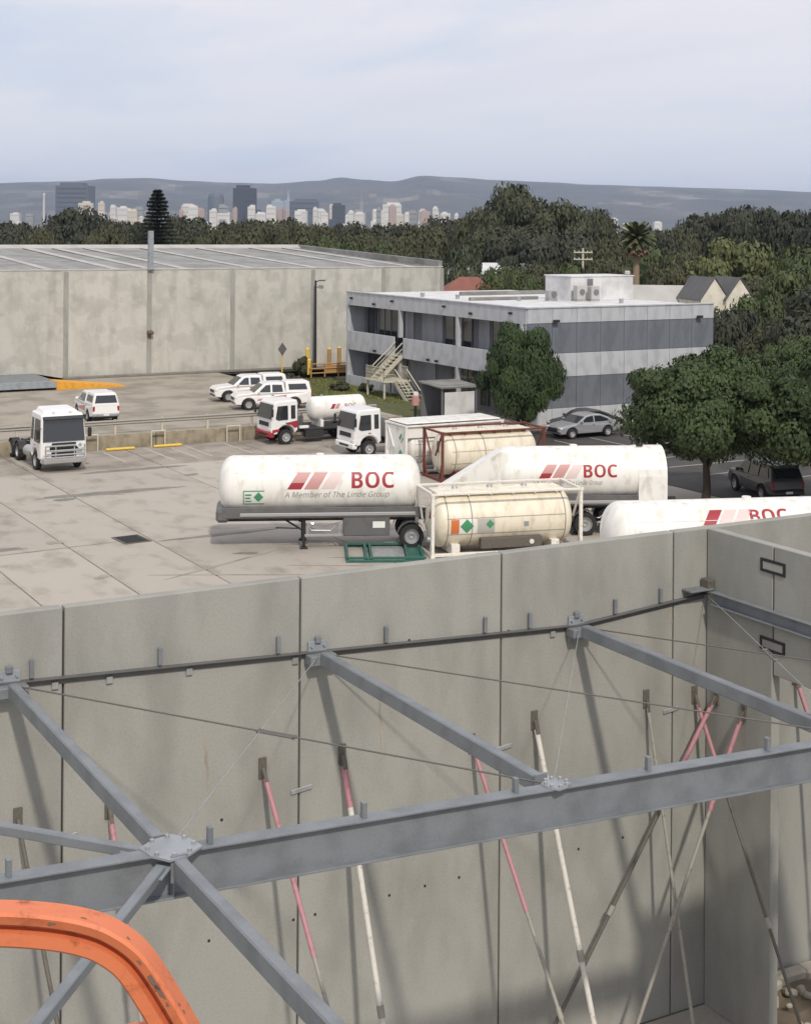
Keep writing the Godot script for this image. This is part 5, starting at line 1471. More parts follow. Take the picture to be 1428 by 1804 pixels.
	var flight := func(a: Vector3, b: Vector3, n: int, w: float, side: Vector3) -> void:
		for s in [-1, 1]:
			part(st, "stringer", MB.new().bar(a + side * s * w / 2, b + side * s * w / 2, 0.06, 0.3), sm)
			part(st, "mid_rail", MB.new().bar(a + side * s * (w / 2 + 0.035) + Vector3(0, 0.62, 0), b + side * s * (w / 2 + 0.035) + Vector3(0, 0.55, 0), 0.03, 0.05), sm)
			part(st, "handrail", MB.new().bar(a + side * s * w / 2 + Vector3(0, 0.98, 0), b + side * s * w / 2 + Vector3(0, 0.98, 0), 0.07, 0.06), sm)
		for k in n:
			var p: Vector3 = a.lerp(b, (k + 0.5) / n)
			var fw := Vector3(b.x - a.x, 0, b.z - a.z).normalized()
			part(st, "tread", MB.new().box(p + Vector3(0, 0.06, 0), Vector3(0.26, 0.04, w - 0.06) if absf(fw.x) > 0.5 else Vector3(w - 0.06, 0.04, 0.26)), sm)
	flight.call(Vector3(52.75, 1.62, -97.6), Vector3(54.72, 3.36, -97.6), 8, 1.1, Vector3(0, 0, 1))
	flight.call(Vector3(53.7, 1.55, -95.45), Vector3(53.7, 0.15, -93.4), 7, 1.0, Vector3(1, 0, 0))
	for q in [[52.3, -98.3, 52.3, -95.5], [52.3, -95.5, 53.1, -95.5], [54.3, -95.5, 54.5, -96.8]]:
		var a := Vector3(q[0], 2.66, q[1])
		var b := Vector3(q[2], 2.66, q[3])
		part(st, "guard_rail", MB.new().bar(a, b, 0.05, 0.05), sm)
		part(st, "guard_rail", MB.new().bar(a - Vector3(0, 0.5, 0), b - Vector3(0, 0.5, 0), 0.04, 0.04), sm)
		var nn := int(a.distance_to(b) / 0.16) + 1
		for k in nn + 1:
			var p := a.lerp(b, k / float(nn))
			part(st, "baluster", MB.new().box(p + Vector3(0, -0.52, 0), Vector3(0.025, 1.02, 0.025)), sm)
	# open shelter in front of the office
	var sh := thing("yard_shelter", "small open shelter with a grey sloping roof and white screen panel", "shelter", Vector3(51.9, 0, -85.4))
	part(sh, "roof", MB.new().bar(Vector3(-0.1, 2.45, 1.6), Vector3(-0.1, 2.6, -1.6), 3.0, 0.1), mat("roof_sheet", Color.WHITE))
	part(sh, "roof_patch", MB.new().bar(Vector3(-0.3, 2.55, 0.9), Vector3(-0.3, 2.655, -1.4), 1.9, 0.03), mat("roof_sheet", Color.WHITE))
	for q in [[-1.45, 1.35], [1.2, 1.35], [-1.45, -1.35], [1.2, -1.35]]:
		part(sh, "post", MB.new().cbox(Vector3(q[0], 1.2, q[1]), Vector3(0.1, 2.4, 0.1), 0.01), mat("office_wall", Color.WHITE))
	for k in 3:
		part(sh, "screen_panel", MB.new().cbox(Vector3(-0.9 + 0.78 * k, 1.25, 1.38), Vector3(0.775, 1.75, 0.06), 0.01), mat("roof_white", Color.WHITE))
	part(sh, "screen_rail", MB.new().cbox(Vector3(-0.1, 0.42, 1.45), Vector3(2.4, 0.12, 0.1), 0.02), mat("black", Color.WHITE))
	part(sh, "back_panel", MB.new().cbox(Vector3(-0.1, 1.3, -1.3), Vector3(2.6, 2.3, 0.06), 0.01), mat("office_wall", Color.WHITE))
	var rc := thing("hose_cabinet", "small red and white hose cabinet on a dark post beside the shelter", "hose cabinet", Vector3(49.3, 0, -85.6))
	part(rc, "post", MB.new().cbox(Vector3(0, 0.6, 0), Vector3(0.16, 1.2, 0.16), 0.02), mat("black", Color.WHITE))
	part(rc, "cabinet", MB.new().cbox(Vector3(0, 1.5, 0), Vector3(0.42, 0.7, 0.3), 0.04), mat("boc_pink", Color.WHITE))
	part(rc, "top_sign", MB.new().cyl(Vector3(0, 1.95, 0.0), Vector3(0, 1.95, 0.1), 0.17, 0.17, 12), mat("sign_white", Color.WHITE))


func build_yard_furniture() -> void:
	# guard rail along the terrace edge
	var gr := thing("guard_rail", "long rusty steel guard rail with pale posts along the terrace edge", "guard rail")
	for k in 20:
		part(gr, "post", MB.new().cbox(Vector3(-12.6 + 2.9 * k, 1.22, -83.98), Vector3(0.12, 0.9, 0.14), 0.01), mat("stair", Color.WHITE))
	for k in 10:
		var x := -12.6 + 5.8 * k
		part(gr, "rail", MB.new().prism([Vector2(0, 0), Vector2(0.06, 0.06), Vector2(0.0, 0.14), Vector2(0.06, 0.22), Vector2(0.0, 0.3), Vector2(-0.02, 0.3), Vector2(0.03, 0.22), Vector2(-0.03, 0.14), Vector2(0.03, 0.06), Vector2(-0.02, 0)], -2.91, 2.88, Transform3D(Basis(Vector3(0, 0, 1), Vector3.UP, Vector3(-1, 0, 0)), Vector3(x + 2.9, 1.36, -83.9))), mat("prop_grey", Color.WHITE))
	for k in 4:
		var b := thing("pipe_barrier", ["faded yellow pipe barrier at the foot of the retaining wall behind the prime mover", "yellow pipe barrier beside the wheel stops below the guard rail", "yellow pipe barrier below the guard rail near the tank truck", "yellow pipe barrier by the empty bays below the guard rail"][k], "barrier", Vector3([20.3, 26.3, 35.2, 30.4][k], 0, -83.25), 0.0, "pipe barriers below the guard rail")
		for s in [-1, 1]:
			part(b, "post", MB.new().cyl(Vector3(0.42 * s, 0, 0), Vector3(0.42 * s, 0.95, 0), 0.05, 0.05, 8), mat("stair", Color.WHITE))
		part(b, "top_bar", MB.new().cyl(Vector3(-0.46, 0.95, 0), Vector3(0.46, 0.95, 0), 0.05, 0.05, 8), mat("yellow" if k == 0 else "stair", Color.WHITE))
	# weighbridge
	var wb := thing("weighbridge", "grey steel weighbridge deck with bright yellow end ramp by the warehouse", "weighbridge", Vector3(31.7, 0.8, -112.4))
	part(wb, "side_girder", MB.new().cbox(Vector3(-12.0, 0.42, 4.3), Vector3(23.6, 0.5, 0.25), 0.02), mat("steel_plate", Color.WHITE))
	part(wb, "side_girder", MB.new().cbox(Vector3(-12.0, 0.42, -3.9), Vector3(23.6, 0.62, 0.25), 0.02), mat("steel_plate", Color.WHITE))
	for k in 6:
		part(wb, "deck_plate", MB.new().cbox(Vector3(-1.9 - 3.95 * k, 0.5, 0.2), Vector3(3.9, 0.14, 7.8), 0.02), mat("steel_grey", Color.WHITE))
		part(wb, "load_foot", MB.new().cbox(Vector3(-1.9 - 3.95 * k, 0.2, 3.6), Vector3(0.4, 0.42, 0.4), 0.03), mat("black", Color.WHITE))
	part(wb, "ramp", MB.new().prism([Vector2(-0.2, 0.0), Vector2(5.2, 0.0), Vector2(5.2, 0.04), Vector2(-0.2, 0.62)], 2.2, 4.42), mat("yellow_deep", Color.WHITE), "bright yellow end ramp")
	part(wb, "ramp", MB.new().prism([Vector2(-0.2, 0.0), Vector2(2.6, 0.0), Vector2(2.6, 0.04), Vector2(-0.2, 0.6)], -3.9, -2.6), mat("yellow", Color.WHITE))
	# lamp post, sign, bollards and pipe rails by the warehouse
	var lp := thing("lamp_post", "tall thin dark lamp post in front of the warehouse wall", "lamp post", Vector3(55.9, 0.8, -114.4))
	part(lp, "pole", MB.new().cyl(Vector3.ZERO, Vector3(0, 7.6, 0), 0.13, 0.08, 10), mat("black", Color.WHITE))
	part(lp, "arm", MB.new().cyl(Vector3(0, 7.5, 0), Vector3(0.55, 7.62, 0), 0.045, 0.04, 8), mat("black", Color.WHITE))
	part(lp, "lamp_head", MB.new().cbox(Vector3(0.65, 7.6, 0), Vector3(0.5, 0.12, 0.26), 0.04), mat("grey_skirt", Color.WHITE))
	part(lp, "base_plate", MB.new().cbox(Vector3(0, 0.03, 0), Vector3(0.4, 0.06, 0.4), 0.01), mat("grey_skirt", Color.WHITE))
	var sg := thing("warning_sign", "dark diamond warning sign on a pale post before the warehouse", "sign", Vector3(51.3, 0.8, -111.2), -10.0)
	part(sg, "post", MB.new().cyl(Vector3.ZERO, Vector3(0, 2.1, 0), 0.06, 0.06, 8), mat("yellow", Color.WHITE))
	part(sg, "sign_plate", MB.new().prism([Vector2(0, -0.56), Vector2(0.38, 0), Vector2(0, 0.56), Vector2(-0.38, 0)], 0.05, 0.09, Transform3D(Basis(), Vector3(0, 2.1, 0))), mat("grey_skirt", Color.WHITE))
	part(sg, "foot", MB.new().cbox(Vector3(0, 0.06, 0), Vector3(0.7, 0.16, 0.5), 0.04), mat("prop_dark", Color.WHITE))
	var bl := ["tall orange yellow bollard beside the office end, one of two", "tall orange yellow bollard beside the office end, one of two", "pale yellow bollard near the lamp post", "pale yellow bollard near the dark shrub"]
	for k in 4:
		var b := thing("bollard", bl[k], "bollard", [Vector3(56.7, 0.8, -113.3), Vector3(57.5, 0.8, -113.0), Vector3(54.2, 0.8, -112.4), Vector3(53.3, 0.8, -110.2)][k], 0.0, "bollards in front of the warehouse")
		var h: float = [1.75, 1.85, 1.9, 1.2][k]
		part(b, "tube", MB.new().cyl(Vector3.ZERO, Vector3(0, h, 0), 0.17, 0.17, 12), mat("signal_orange" if k < 2 else "yellow", Color.WHITE))
		part(b, "cap", MB.new().lathe([Vector2(0, 0.0), Vector2(0.1, 0.1), Vector2(0.0, 0.175)], Transform3D(Basis(Vector3.UP, Vector3.RIGHT, Vector3.FORWARD), Vector3(0, h, 0)), 12), mat("yellow", Color.WHITE))
	var pr := thing("pipe_fence", "orange pipe fence in front of the warehouse beside the office", "fence", Vector3(53.2, 0.6, -109.6), 0.0)
	for k in 4:
		part(pr, "post", MB.new().cyl(Vector3(1.25 * k, 0, 0), Vector3(1.25 * k, 1.15, 0), 0.06, 0.06, 8), mat("signal_orange", Color.WHITE))
	for y in [0.35, 0.72, 1.1]:
		part(pr, "rail", MB.new().cyl(Vector3(-0.1, y, 0), Vector3(3.85, y, 0), 0.055, 0.055, 8), mat("signal_orange", Color.WHITE))
	part(pr, "infill_sheet", MB.new().cbox(Vector3(2.5, 0.6, -0.04), Vector3(2.4, 0.7, 0.04), 0.01), mat("signal_orange", Color.WHITE))
	# green steel frames lying on the yard
	var gf := thing("steel_frame_stack", "dark green steel frames lying on the yard beside the cream tank container", "steel frames", Vector3(28.6, 0, -52.1), -26.0)
	for k in 2:
		var y := 0.05 + 0.1 * k
		for s in [-1, 1]:
			part(gf, "long_rail", MB.new().cbox(Vector3(0.06 * k, y, s * (1.4 - 0.1 * k)), Vector3(3.1, 0.09, 0.1), 0.01), mat("green_steel", Color.WHITE))
		for x in [-1.5, -0.75, -0.55, 0.9, 1.5]:
			part(gf, "cross_bar", MB.new().cbox(Vector3(x, y, 0), Vector3(0.1, 0.088, 2.7 - 0.2 * k), 0.01), mat("green_steel", Color.WHITE))
	part(gf, "mesh_infill", MB.new().cbox(Vector3(0.1, 0.04, 0), Vector3(1.4, 0.02, 2.6), 0.004), mat("galv", Color.WHITE))
	part(gf, "solid_infill", MB.new().cbox(Vector3(1.2, 0.06, 0), Vector3(0.56, 0.02, 2.6), 0.004), mat("green_steel", Color.WHITE))


func build_vehicles() -> void:
	tanker("tanker_trailer", "white tanker trailer with red logo parked across the open yard, landing legs down", Vector3(23.35, 0, -56.75), -24.0, 8.35)
	tanker("tanker_trailer", "white tanker trailer with rear cabinet and sloping front fairing behind the cream container", Vector3(34.85, 0, -53.85), -24.5, 7.15, {"logo": 1.85, "text": 1.95, "scale": 0.84, "squeeze": 0.8, "hood": true, "wedge": true, "placard": false, "axles": [3.9, 5.2]})
	tanker("tanker_trailer", "white tanker trailer with bright red logo block, half hidden by the precast wall", Vector3(31.35, 0, -41.3), -20.0, 10.5, {"solid": true, "a0": 24.0, "logo": 3.25, "px": 1.25, "text": 1.75, "scale": 0.8, "motto": false})
	var cr := mat("cream", Color.WHITE)
	tank_container("cream tank container in a cream frame, hazard diamonds on its side", Vector3(30.12, 0, -51.62), -14.0, mat("cream_frame", Color.WHITE), cr, {"L": 6.45, "signs": true, "red_hatch": true})
	tank_container("cream tank container in a rust red frame", Vector3(39.2, 0, -66.3), -6.0, mat("red_frame", Color.WHITE), cr, {"bands": [0.9, 2.6]})
	tank_container("white tank container in a white frame beside the rust red framed one", Vector3(38.7, 0, -69.35), -2.0, mat("tank_white", Color.WHITE), mat("tank_white", Color.WHITE), {"bands": [1.2], "boxed": true})
	prime_mover(Vector3(22.95, 0, -77.25), 90.0)
	rigid_tanker(Vector3(36.55, 0, -81.75), 0.0)
	box_truck(Vector3(38.8, 0, -75.4), 0.0)
	ute("white utility car with canopy standing behind its twin, nose to the yard entrance", Vector3(39.2, 0.8, -96.6), -8.0)
	ute("white utility car with canopy and pink side stripe, parked in front of its twin", Vector3(38.75, 0.8, -91.9), -12.0)
	ute("white utility car with canopy seen from behind at the guard rail", Vector3(29.5, 0.8, -94.1), -95.0)
	var sedan := {
		"L": 4.7, "W": 1.82, "belt": 0.95, "H": 1.45, "wr": 0.33, "fx": 0.9, "rx": 3.65, "mx": 1.55,
		"low": [Vector2(0.1, 0.3), Vector2(0.0, 0.48), Vector2(0.06, 0.72), Vector2(0.5, 0.84), Vector2(1.3, 0.94), Vector2(3.8, 0.98), Vector2(4.55, 0.97), Vector2(4.7, 0.78), Vector2(4.64, 0.36)],
		"top": [Vector2(1.2, 0.9), Vector2(1.95, 1.34), Vector2(2.4, 1.45), Vector2(3.1, 1.44), Vector2(3.7, 1.24), Vector2(4.3, 0.92)],
		"windows": [[Vector2(1.55, 1.0), Vector2(2.02, 1.3), Vector2(2.5, 1.37), Vector2(2.5, 1.0)], [Vector2(2.62, 1.0), Vector2(2.62, 1.37), Vector2(3.1, 1.34), Vector2(3.62, 1.14), Vector2(3.7, 1.02)]],
		"screens": [[Vector2(1.3, 0.97), Vector2(1.9, 1.32), -1], [Vector2(4.2, 0.99), Vector2(3.75, 1.22), 1]], "bumper": "car_silver",
	}
	car("sedan_car", "silver sedan parked before the striped office wall", "car", Vector3(53.4, 0.006, -75.6), 0.0, mat("car_silver", Color.WHITE), sedan, "cars in the office car park")
	car("sedan_car", "dark sedan whose roof shows behind the silver sedan", "car", Vector3(54.6, 0.006, -77.2), 0.0, mat("car_dark", Color.WHITE), sedan, "cars in the office car park")
	car("sedan_car", "white car half hidden by the big car park tree", "car", Vector3(57.6, 0.006, -70.6), -80.0, mat("car_white", Color.WHITE), sedan, "cars in the office car park")
	car("wagon_car", "dark wagon in the deep shade under the car park trees", "car", Vector3(52.3, 0.006, -57.2), -106.0, mat("car_dark", Color.WHITE), {
		"L": 4.8, "W": 1.9, "belt": 1.1, "H": 1.8, "wr": 0.38, "fx": 0.92, "rx": 3.8, "mx": 1.5,
		"low": [Vector2(0.1, 0.36), Vector2(0.0, 0.55), Vector2(0.03, 0.9), Vector2(0.3, 1.05), Vector2(1.25, 1.12), Vector2(4.7, 1.14), Vector2(4.8, 0.7), Vector2(4.72, 0.42)],
		"top": [Vector2(1.15, 1.06), Vector2(1.75, 1.66), Vector2(2.1, 1.78), Vector2(4.3, 1.76), Vector2(4.5, 1.68), Vector2(4.74, 1.06)],
		"windows": [[Vector2(1.5, 1.16), Vector2(1.9, 1.62), Vector2(2.4, 1.68), Vector2(2.4, 1.16)], [Vector2(2.52, 1.16), Vector2(2.52, 1.68), Vector2(3.4, 1.67), Vector2(3.45, 1.16)], [Vector2(3.55, 1.16), Vector2(3.52, 1.67), Vector2(4.2, 1.66), Vector2(4.4, 1.2)]],
		"screens": [[Vector2(1.22, 1.15), Vector2(1.72, 1.62), -1], [Vector2(4.7, 1.2), Vector2(4.54, 1.6), 1]], "bumper": "car_dark",
	}, "cars in the office car park")


# ---------- trees ----------
func crown(sd: int, lobes: int, leaves: int, size: float, c0: Color, c1: Color, spread := Vector3(1, 1, 1), lobe_r := 0.36, hang := 0.0) -> ArrayMesh:
	# leaf clumps spread through a crown that fits a box 2 wide, from y = 0 to y = 1; several lobes with gaps between them
	var g := RandomNumberGenerator.new()
	g.seed = sd
	var L := []
	for i in lobes:
		var yy := 1.0 - 2.0 * (i + 0.5) / lobes
		var a := TAU * (i * 0.381966) + g.randf_range(-0.5, 0.5)
		var rr := sqrt(1.0 - yy * yy)
		var lr := lobe_r * g.randf_range(0.6, 1.25)
		var out := g.randf_range(0.6, 1.08) * (1.0 - lr * 0.75)
		if yy < -0.55:
			out *= 0.8
		L.append([Vector3(cos(a) * rr * out * spread.x, 0.5 + yy * 0.5 * out, sin(a) * rr * out * spread.z), lr])
	var v := PackedVector3Array()
	var n := PackedVector3Array()
	var c := PackedColorArray()
	for k in leaves:
		var q: Array = L[g.randi() % L.size()]
		var d := Vector3(g.randfn(), g.randfn() * 0.9, g.randfn()).normalized()
		var inner := g.randf() < 0.22
		var rad: float = q[1] * (g.randf_range(0.35, 0.8) if inner else g.randf_range(0.78, 1.08))
		var p: Vector3 = q[0] + Vector3(d.x, d.y * 0.5, d.z) * rad
		if p.y < 0.0:
			continue
		var nn := (d * 0.75 + Vector3(p.x, p.y - 0.35, p.z) * 0.45 + Vector3(g.randfn(), g.randfn(), g.randfn()) * 0.32).normalized()
		var u := nn.cross(Vector3(g.randfn(), g.randfn(), g.randfn())).normalized()
		var w := nn.cross(u)
		var s := size * g.randf_range(0.6, 1.35) * (1.5 if inner else 1.0)
		var a := p - u * s * 0.9
		var b := p + w * s * 0.55
		var e := p + u * s * 0.9 - Vector3(0, hang * s, 0)
		var f := p - w * s * 0.55
		var col := c0.lerp(c1, clampf(0.2 + 0.5 * g.randf() + 0.3 * (hash(q[0]) % 100) / 100.0, 0, 1))
		for tri in [[a, b, e], [a, e, f]]:
			var order: Array = tri if (tri[2] - tri[0]).cross(tri[1] - tri[0]).dot(nn) > 0 else [tri[0], tri[2], tri[1]]
			for x in order:
				v.append(x)
				n.append(nn)
				c.append(col)
	var arr := []
	arr.resize(Mesh.ARRAY_MAX)
	arr[Mesh.ARRAY_VERTEX] = v
	arr[Mesh.ARRAY_NORMAL] = n
	arr[Mesh.ARRAY_COLOR] = c
	var m := ArrayMesh.new()
	m.add_surface_from_arrays(Mesh.PRIMITIVE_TRIANGLES, arr)
	return m

func trunk(sd: int, h: float, r: float, reach: float) -> ArrayMesh:
	# a tapered trunk with limbs; h to the fork, limbs reach up and out
	var g := RandomNumberGenerator.new()
	g.seed = sd
	var m := MB.new()
	m.cyl(Vector3(0, -0.05, 0), Vector3(0.02, h * 0.45, 0.01), r * 1.25, r * 0.95, 10)
	m.cyl(Vector3(0.02, h * 0.45, 0.01), Vector3(0, h, 0), r * 0.95, r * 0.8, 10)
	for k in 5:
		var a := TAU * k / 5.0 + g.randf_range(-0.4, 0.4)
		var e := Vector3(cos(a) * reach, h + reach * g.randf_range(0.8, 1.5), sin(a) * reach)
		var mid := Vector3(0, h * 0.92, 0).lerp(e, 0.45) + Vector3(0, reach * 0.08, 0)
		m.cyl(Vector3(0, h * g.randf_range(0.8, 0.97), 0), mid, r * 0.55, r * 0.38, 7)
		m.cyl(mid, e, r * 0.38, r * 0.12, 6)
	return m.mesh()

func plant(called: String, label: String, at: Vector3, h: float, w: float, crown_mesh: Mesh, low: float, group: String, turn: float, sd: int) -> Node3D:
	var t := thing(called, label, "tree", at, turn, group)
	var fork := h * (low + 0.08)
	var key := "trunk%d" % (sd % 3)
	if not tx.has(key):
		tx[key] = trunk(sd, 1.0, 0.085, 0.55)
	var tr := pmesh(t, "trunk", tx[key], mat("bark", Color.WHITE))
	tr.scale = Vector3(h * 0.3, fork, h * 0.3)
	var cr := pmesh(t, "crown", crown_mesh, mat("leaf", Color.WHITE))
	cr.position.y = h * low
	cr.scale = Vector3(w / 2, h * (1.0 - low), w / 2)
	return t

func tree_label(q: Array, plain: String) -> String:
	if q[4] in ["lime", "pepper"]:
		return plain
	var look: String = {"dark": "dark evergreen tree", "olive": "brownish green tree", "green": "fresh green rounded tree", "gum": "dark gum tree with pale limbs"}[q[4]]
	var size: String = "very tall" if q[2] > 16.5 else "tall" if q[2] > 13.5 else "middling" if q[2] > 10.0 else "low"
	var ratio: float = q[0] / -q[1]
	var where: String = "behind the far end of the warehouse roof" if ratio < 0.28 else "behind the warehouse between flue and conifer" if ratio < 0.38 else "behind the warehouse beyond the conifer" if ratio < 0.46 else "behind the warehouse roof's ridge end" if ratio < 0.52 else "beyond the gap between warehouse and office" if ratio < 0.62 else "beyond the office's balcony side" if ratio < 0.7 else "beyond the office plant room" if ratio < 0.78 else "by the tall palm" if ratio < 0.86 else "behind the cream gables" if ratio < 0.95 else "past the end of the striped office"
	return "%s %s %s" % [size, look, where]

func build_trees() -> void:
	var kinds := {
		"dark": [crown(11, 20, 6500, 0.048, Color(0.021, 0.027, 0.018), Color(0.053, 0.058, 0.034)), "tall dark evergreen tree in the far tree belt", 0.16],
		"olive": [crown(12, 22, 6500, 0.046, Color(0.033, 0.040, 0.018), Color(0.081, 0.081, 0.037)), "brownish green spreading tree in the far tree belt", 0.14],
		"green": [crown(13, 19, 6500, 0.045, Color(0.033, 0.053, 0.018), Color(0.081, 0.106, 0.034)), "fresh green rounded tree in the tree belt", 0.1],
		"gum": [crown(14, 26, 9000, 0.036, Color(0.027, 0.034, 0.018), Color(0.071, 0.077, 0.038), Vector3(1, 1, 1), 0.3, 0.3), "huge dark gum tree rising above the tree belt with pale limbs", 0.12],
		"lime": [crown(15, 20, 7000, 0.04, Color(0.068, 0.081, 0.027), Color(0.144, 0.159, 0.058)), "pale olive green broad tree standing out from the darker belt", 0.1],
		"pepper": [crown(16, 16, 6000, 0.04, Color(0.038, 0.053, 0.024), Color(0.101, 0.121, 0.068), Vector3(1, 1, 1), 0.34, 0.9), "round pale green drooping tree above the red roof", 0.12],
	}
	var T := [
		[60.7, -264.4, 13.4, 12.0, "dark"],
		[65.0, -250.4, 13.9, 10.6, "dark"],
		[65.5, -233.0, 13.5, 7.2, "olive"],
		[80.6, -264.6, 16.5, 11.4, "dark"],
		[76.1, -232.7, 13.9, 8.3, "olive"],
		[80.5, -235.9, 14.0, 7.5, "dark"],
		[82.1, -246.5, 14.6, 7.8, "olive"],
		[84.7, -239.3, 14.2, 6.7, "dark"],
		[88.5, -237.2, 14.2, 7.7, "olive"],
		[94.6, -245.2, 15.1, 11.0, "dark"],
		[89.4, -219.4, 13.9, 7.2, "olive"],
		[99.3, -231.0, 14.2, 8.7, "olive"],
		[107.7, -237.8, 15.2, 10.0, "olive"],
		[103.4, -217.2, 14.6, 8.3, "olive"],
		[113.7, -228.7, 14.5, 7.8, "olive"],
		[110.7, -238.4, 14.7, 8.1, "dark"],
		[106.3, -240.9, 14.4, 7.1, "dark"],
		[99.6, -236.6, 14.3, 7.8, "dark"],
		[118.1, -229.6, 14.1, 7.9, "dark"],
		[123.0, -231.5, 14.2, 8.1, "olive"],
		[124.5, -226.0, 14.0, 8.9, "dark"],
		[129.1, -228.0, 14.4, 8.1, "olive"],
		[90.4, -184.4, 11.4, 7.1, "green"],
		[91.5, -178.0, 11.0, 6.2, "green"],
		[112.2, -212.2, 13.0, 8.3, "olive"],
		[109.0, -196.8, 12.5, 7.8, "olive"],
		[94.9, -176.1, 10.7, 6.2, "green"],
		[95.1, -170.2, 10.7, 5.2, "olive"],
		[130.3, -225.0, 14.4, 11.0, "olive"],
		[139.8, -231.1, 15.3, 10.4, "dark"],
		[134.5, -211.2, 17.7, 9.6, "olive"],
		[130.7, -196.1, 20.6, 11.8, "gum"],
		[131.0, -187.8, 17.9, 12.3, "gum"],
		[142.3, -195.2, 17.1, 10.2, "gum"],
		[151.6, -201.4, 16.7, 8.7, "gum"],
		[117.1, -180.8, 13.6, 9.9, "gum"],
		[115.8, -170.0, 13.0, 10.2, "dark"],
		[123.5, -171.4, 12.9, 10.5, "dark"],
		[124.7, -165.0, 12.3, 8.7, "olive"],
		[95.5, -164.2, 11.5, 5.8, "olive"],
		[89.5, -144.7, 10.8, 5.1, "pepper"],
		[91.4, -155.1, 9.9, 4.2, "dark"],
		[87.7, -134.2, 8.9, 4.9, "green"],
		[84.5, -124.5, 8.6, 4.0, "green"],
		[100.6, -144.1, 9.6, 6.1, "olive"],
		[97.6, -134.3, 9.2, 5.1, "green"],
		[109.8, -144.7, 10.4, 6.2, "olive"],
		[146.8, -181.2, 13.3, 8.0, "dark"],
		[162.9, -195.1, 14.6, 8.7, "olive"],
		[180.9, -207.8, 16.5, 11.4, "dark"],
		[182.4, -201.2, 17.7, 11.2, "dark"],
		[190.9, -202.2, 17.4, 11.4, "dark"],
		[188.6, -192.0, 17.1, 11.0, "dark"],
		[190.1, -185.4, 17.3, 11.8, "dark"],
		[123.7, -159.8, 11.6, 6.2, "olive"],
		[118.1, -145.7, 11.0, 7.1, "green"],
		[117.9, -140.1, 11.1, 7.6, "olive"],
		[112.8, -125.8, 12.0, 10.8, "lime"],
		[120.5, -127.2, 10.7, 7.8, "olive"],
		[116.9, -117.7, 11.5, 8.0, "green"],
		[103.8, -125.1, 9.8, 5.5, "olive"],
		[101.1, -103.7, 9.5, 7.5, "green"],
		[101.8, -109.0, 9.1, 6.1, "olive"],
		[101.1, -97.9, 9.7, 8.3, "olive"],
		[80.9, -89.8, 6.9, 5.4, "dark"],
		[79.6, -83.6, 6.4, 5.6, "olive"],
		[79.5, -79.1, 7.5, 6.2, "dark"],
		[89.5, -96.5, 7.4, 5.4, "green"],
		[70.8, -72.5, 6.1, 4.5, "green"],
	]
	rng.seed = 5
	for q in T:
		var k: Array = kinds[q[4]]
		var h: float = q[2] + 0.4
		plant({"dark": "evergreen_tree", "olive": "olive_tree", "green": "leafy_tree", "gum": "gum_tree", "lime": "broad_tree", "pepper": "pepper_tree"}[q[4]], tree_label(q, k[1]), Vector3(q[0], -0.1, q[1]), h, q[3] * rng.randf_range(1.1, 1.3), k[0], k[2], "trees of the belt behind the yard", rng.randf() * 360.0, rng.randi() % 3)
	# understorey that closes the foot of the far belt
	var bushes: Mesh = kinds["olive"][0]
	for i in 46:
		var far := 150.0 + 40.0 * (i % 3) + rng.randf_range(-8, 8)
		var bear := deg_to_rad(-29.5 + lerpf(-17.0, 19.0, i / 45.0) * -1.0)
		if far < 185.0 and i > 16 and i < 30:
			far = 205.0
		var d := Basis(Vector3.UP, bear) * Vector3(0, 0, -far)
		if d.x > 8 and d.x < 73 and d.z > -181:
			d *= 1.34
		var h := rng.randf_range(5.5, 9.0)
		plant("belt_shrub", "low dark shrub mass at the foot of the tree belt", Vector3(d.x, -0.1, d.z), h, h * rng.randf_range(1.6, 2.3), bushes if i % 2 else kinds["dark"][0], 0.02, "shrubs at the foot of the tree belt", rng.randf() * 360.0, i % 3)
	# near trees, with finer leaves
	var ball := crown(31, 52, 46000, 0.024, Color(0.012, 0.027, 0.007), Color(0.051, 0.086, 0.023), Vector3(1, 1, 1), 0.27)
	plant("round_tree", "dense round dark green tree in front of the office corner", Vector3(51.75, 0, -76.5), 7.35, 5.5, ball, 0.05, "", 40.0, 0)
	var wide := crown(32, 56, 52000, 0.021, Color(0.016, 0.030, 0.009), Color(0.059, 0.091, 0.026), Vector3(1, 1, 1), 0.24)
	plant("car_park_tree", "broad green car park tree with forked trunk behind the tankers", Vector3(47.7, 0, -54.75), 7.6, 9.4, wide, 0.17, "", 10.0, 1)
	plant("car_park_tree", "broad green car park tree beside the dark wagon", Vector3(51.9, 0, -50.2), 7.4, 10.0, wide, 0.14, "", 160.0, 2)
	plant("car_park_tree", "grey green tree standing at the back of the car park, right of the office wall", Vector3(66.0, 0, -66.0), 6.6, 8.6, wide, 0.2, "", 250.0, 0)
	# Norfolk pine
	var np := thing("norfolk_pine", "tall dark tiered conifer standing clear above the warehouse roof", "tree", Vector3(81.4, 0, -224.0))
	part(np, "trunk", MB.new().cyl(Vector3(0, -0.1, 0), Vector3(0, 18.3, 0), 0.4, 0.05, 8), mat("bark", Color.WHITE))
	var nm := MB.new()
	nm.tinted = true
	var g := RandomNumberGenerator.new()
	g.seed = 8
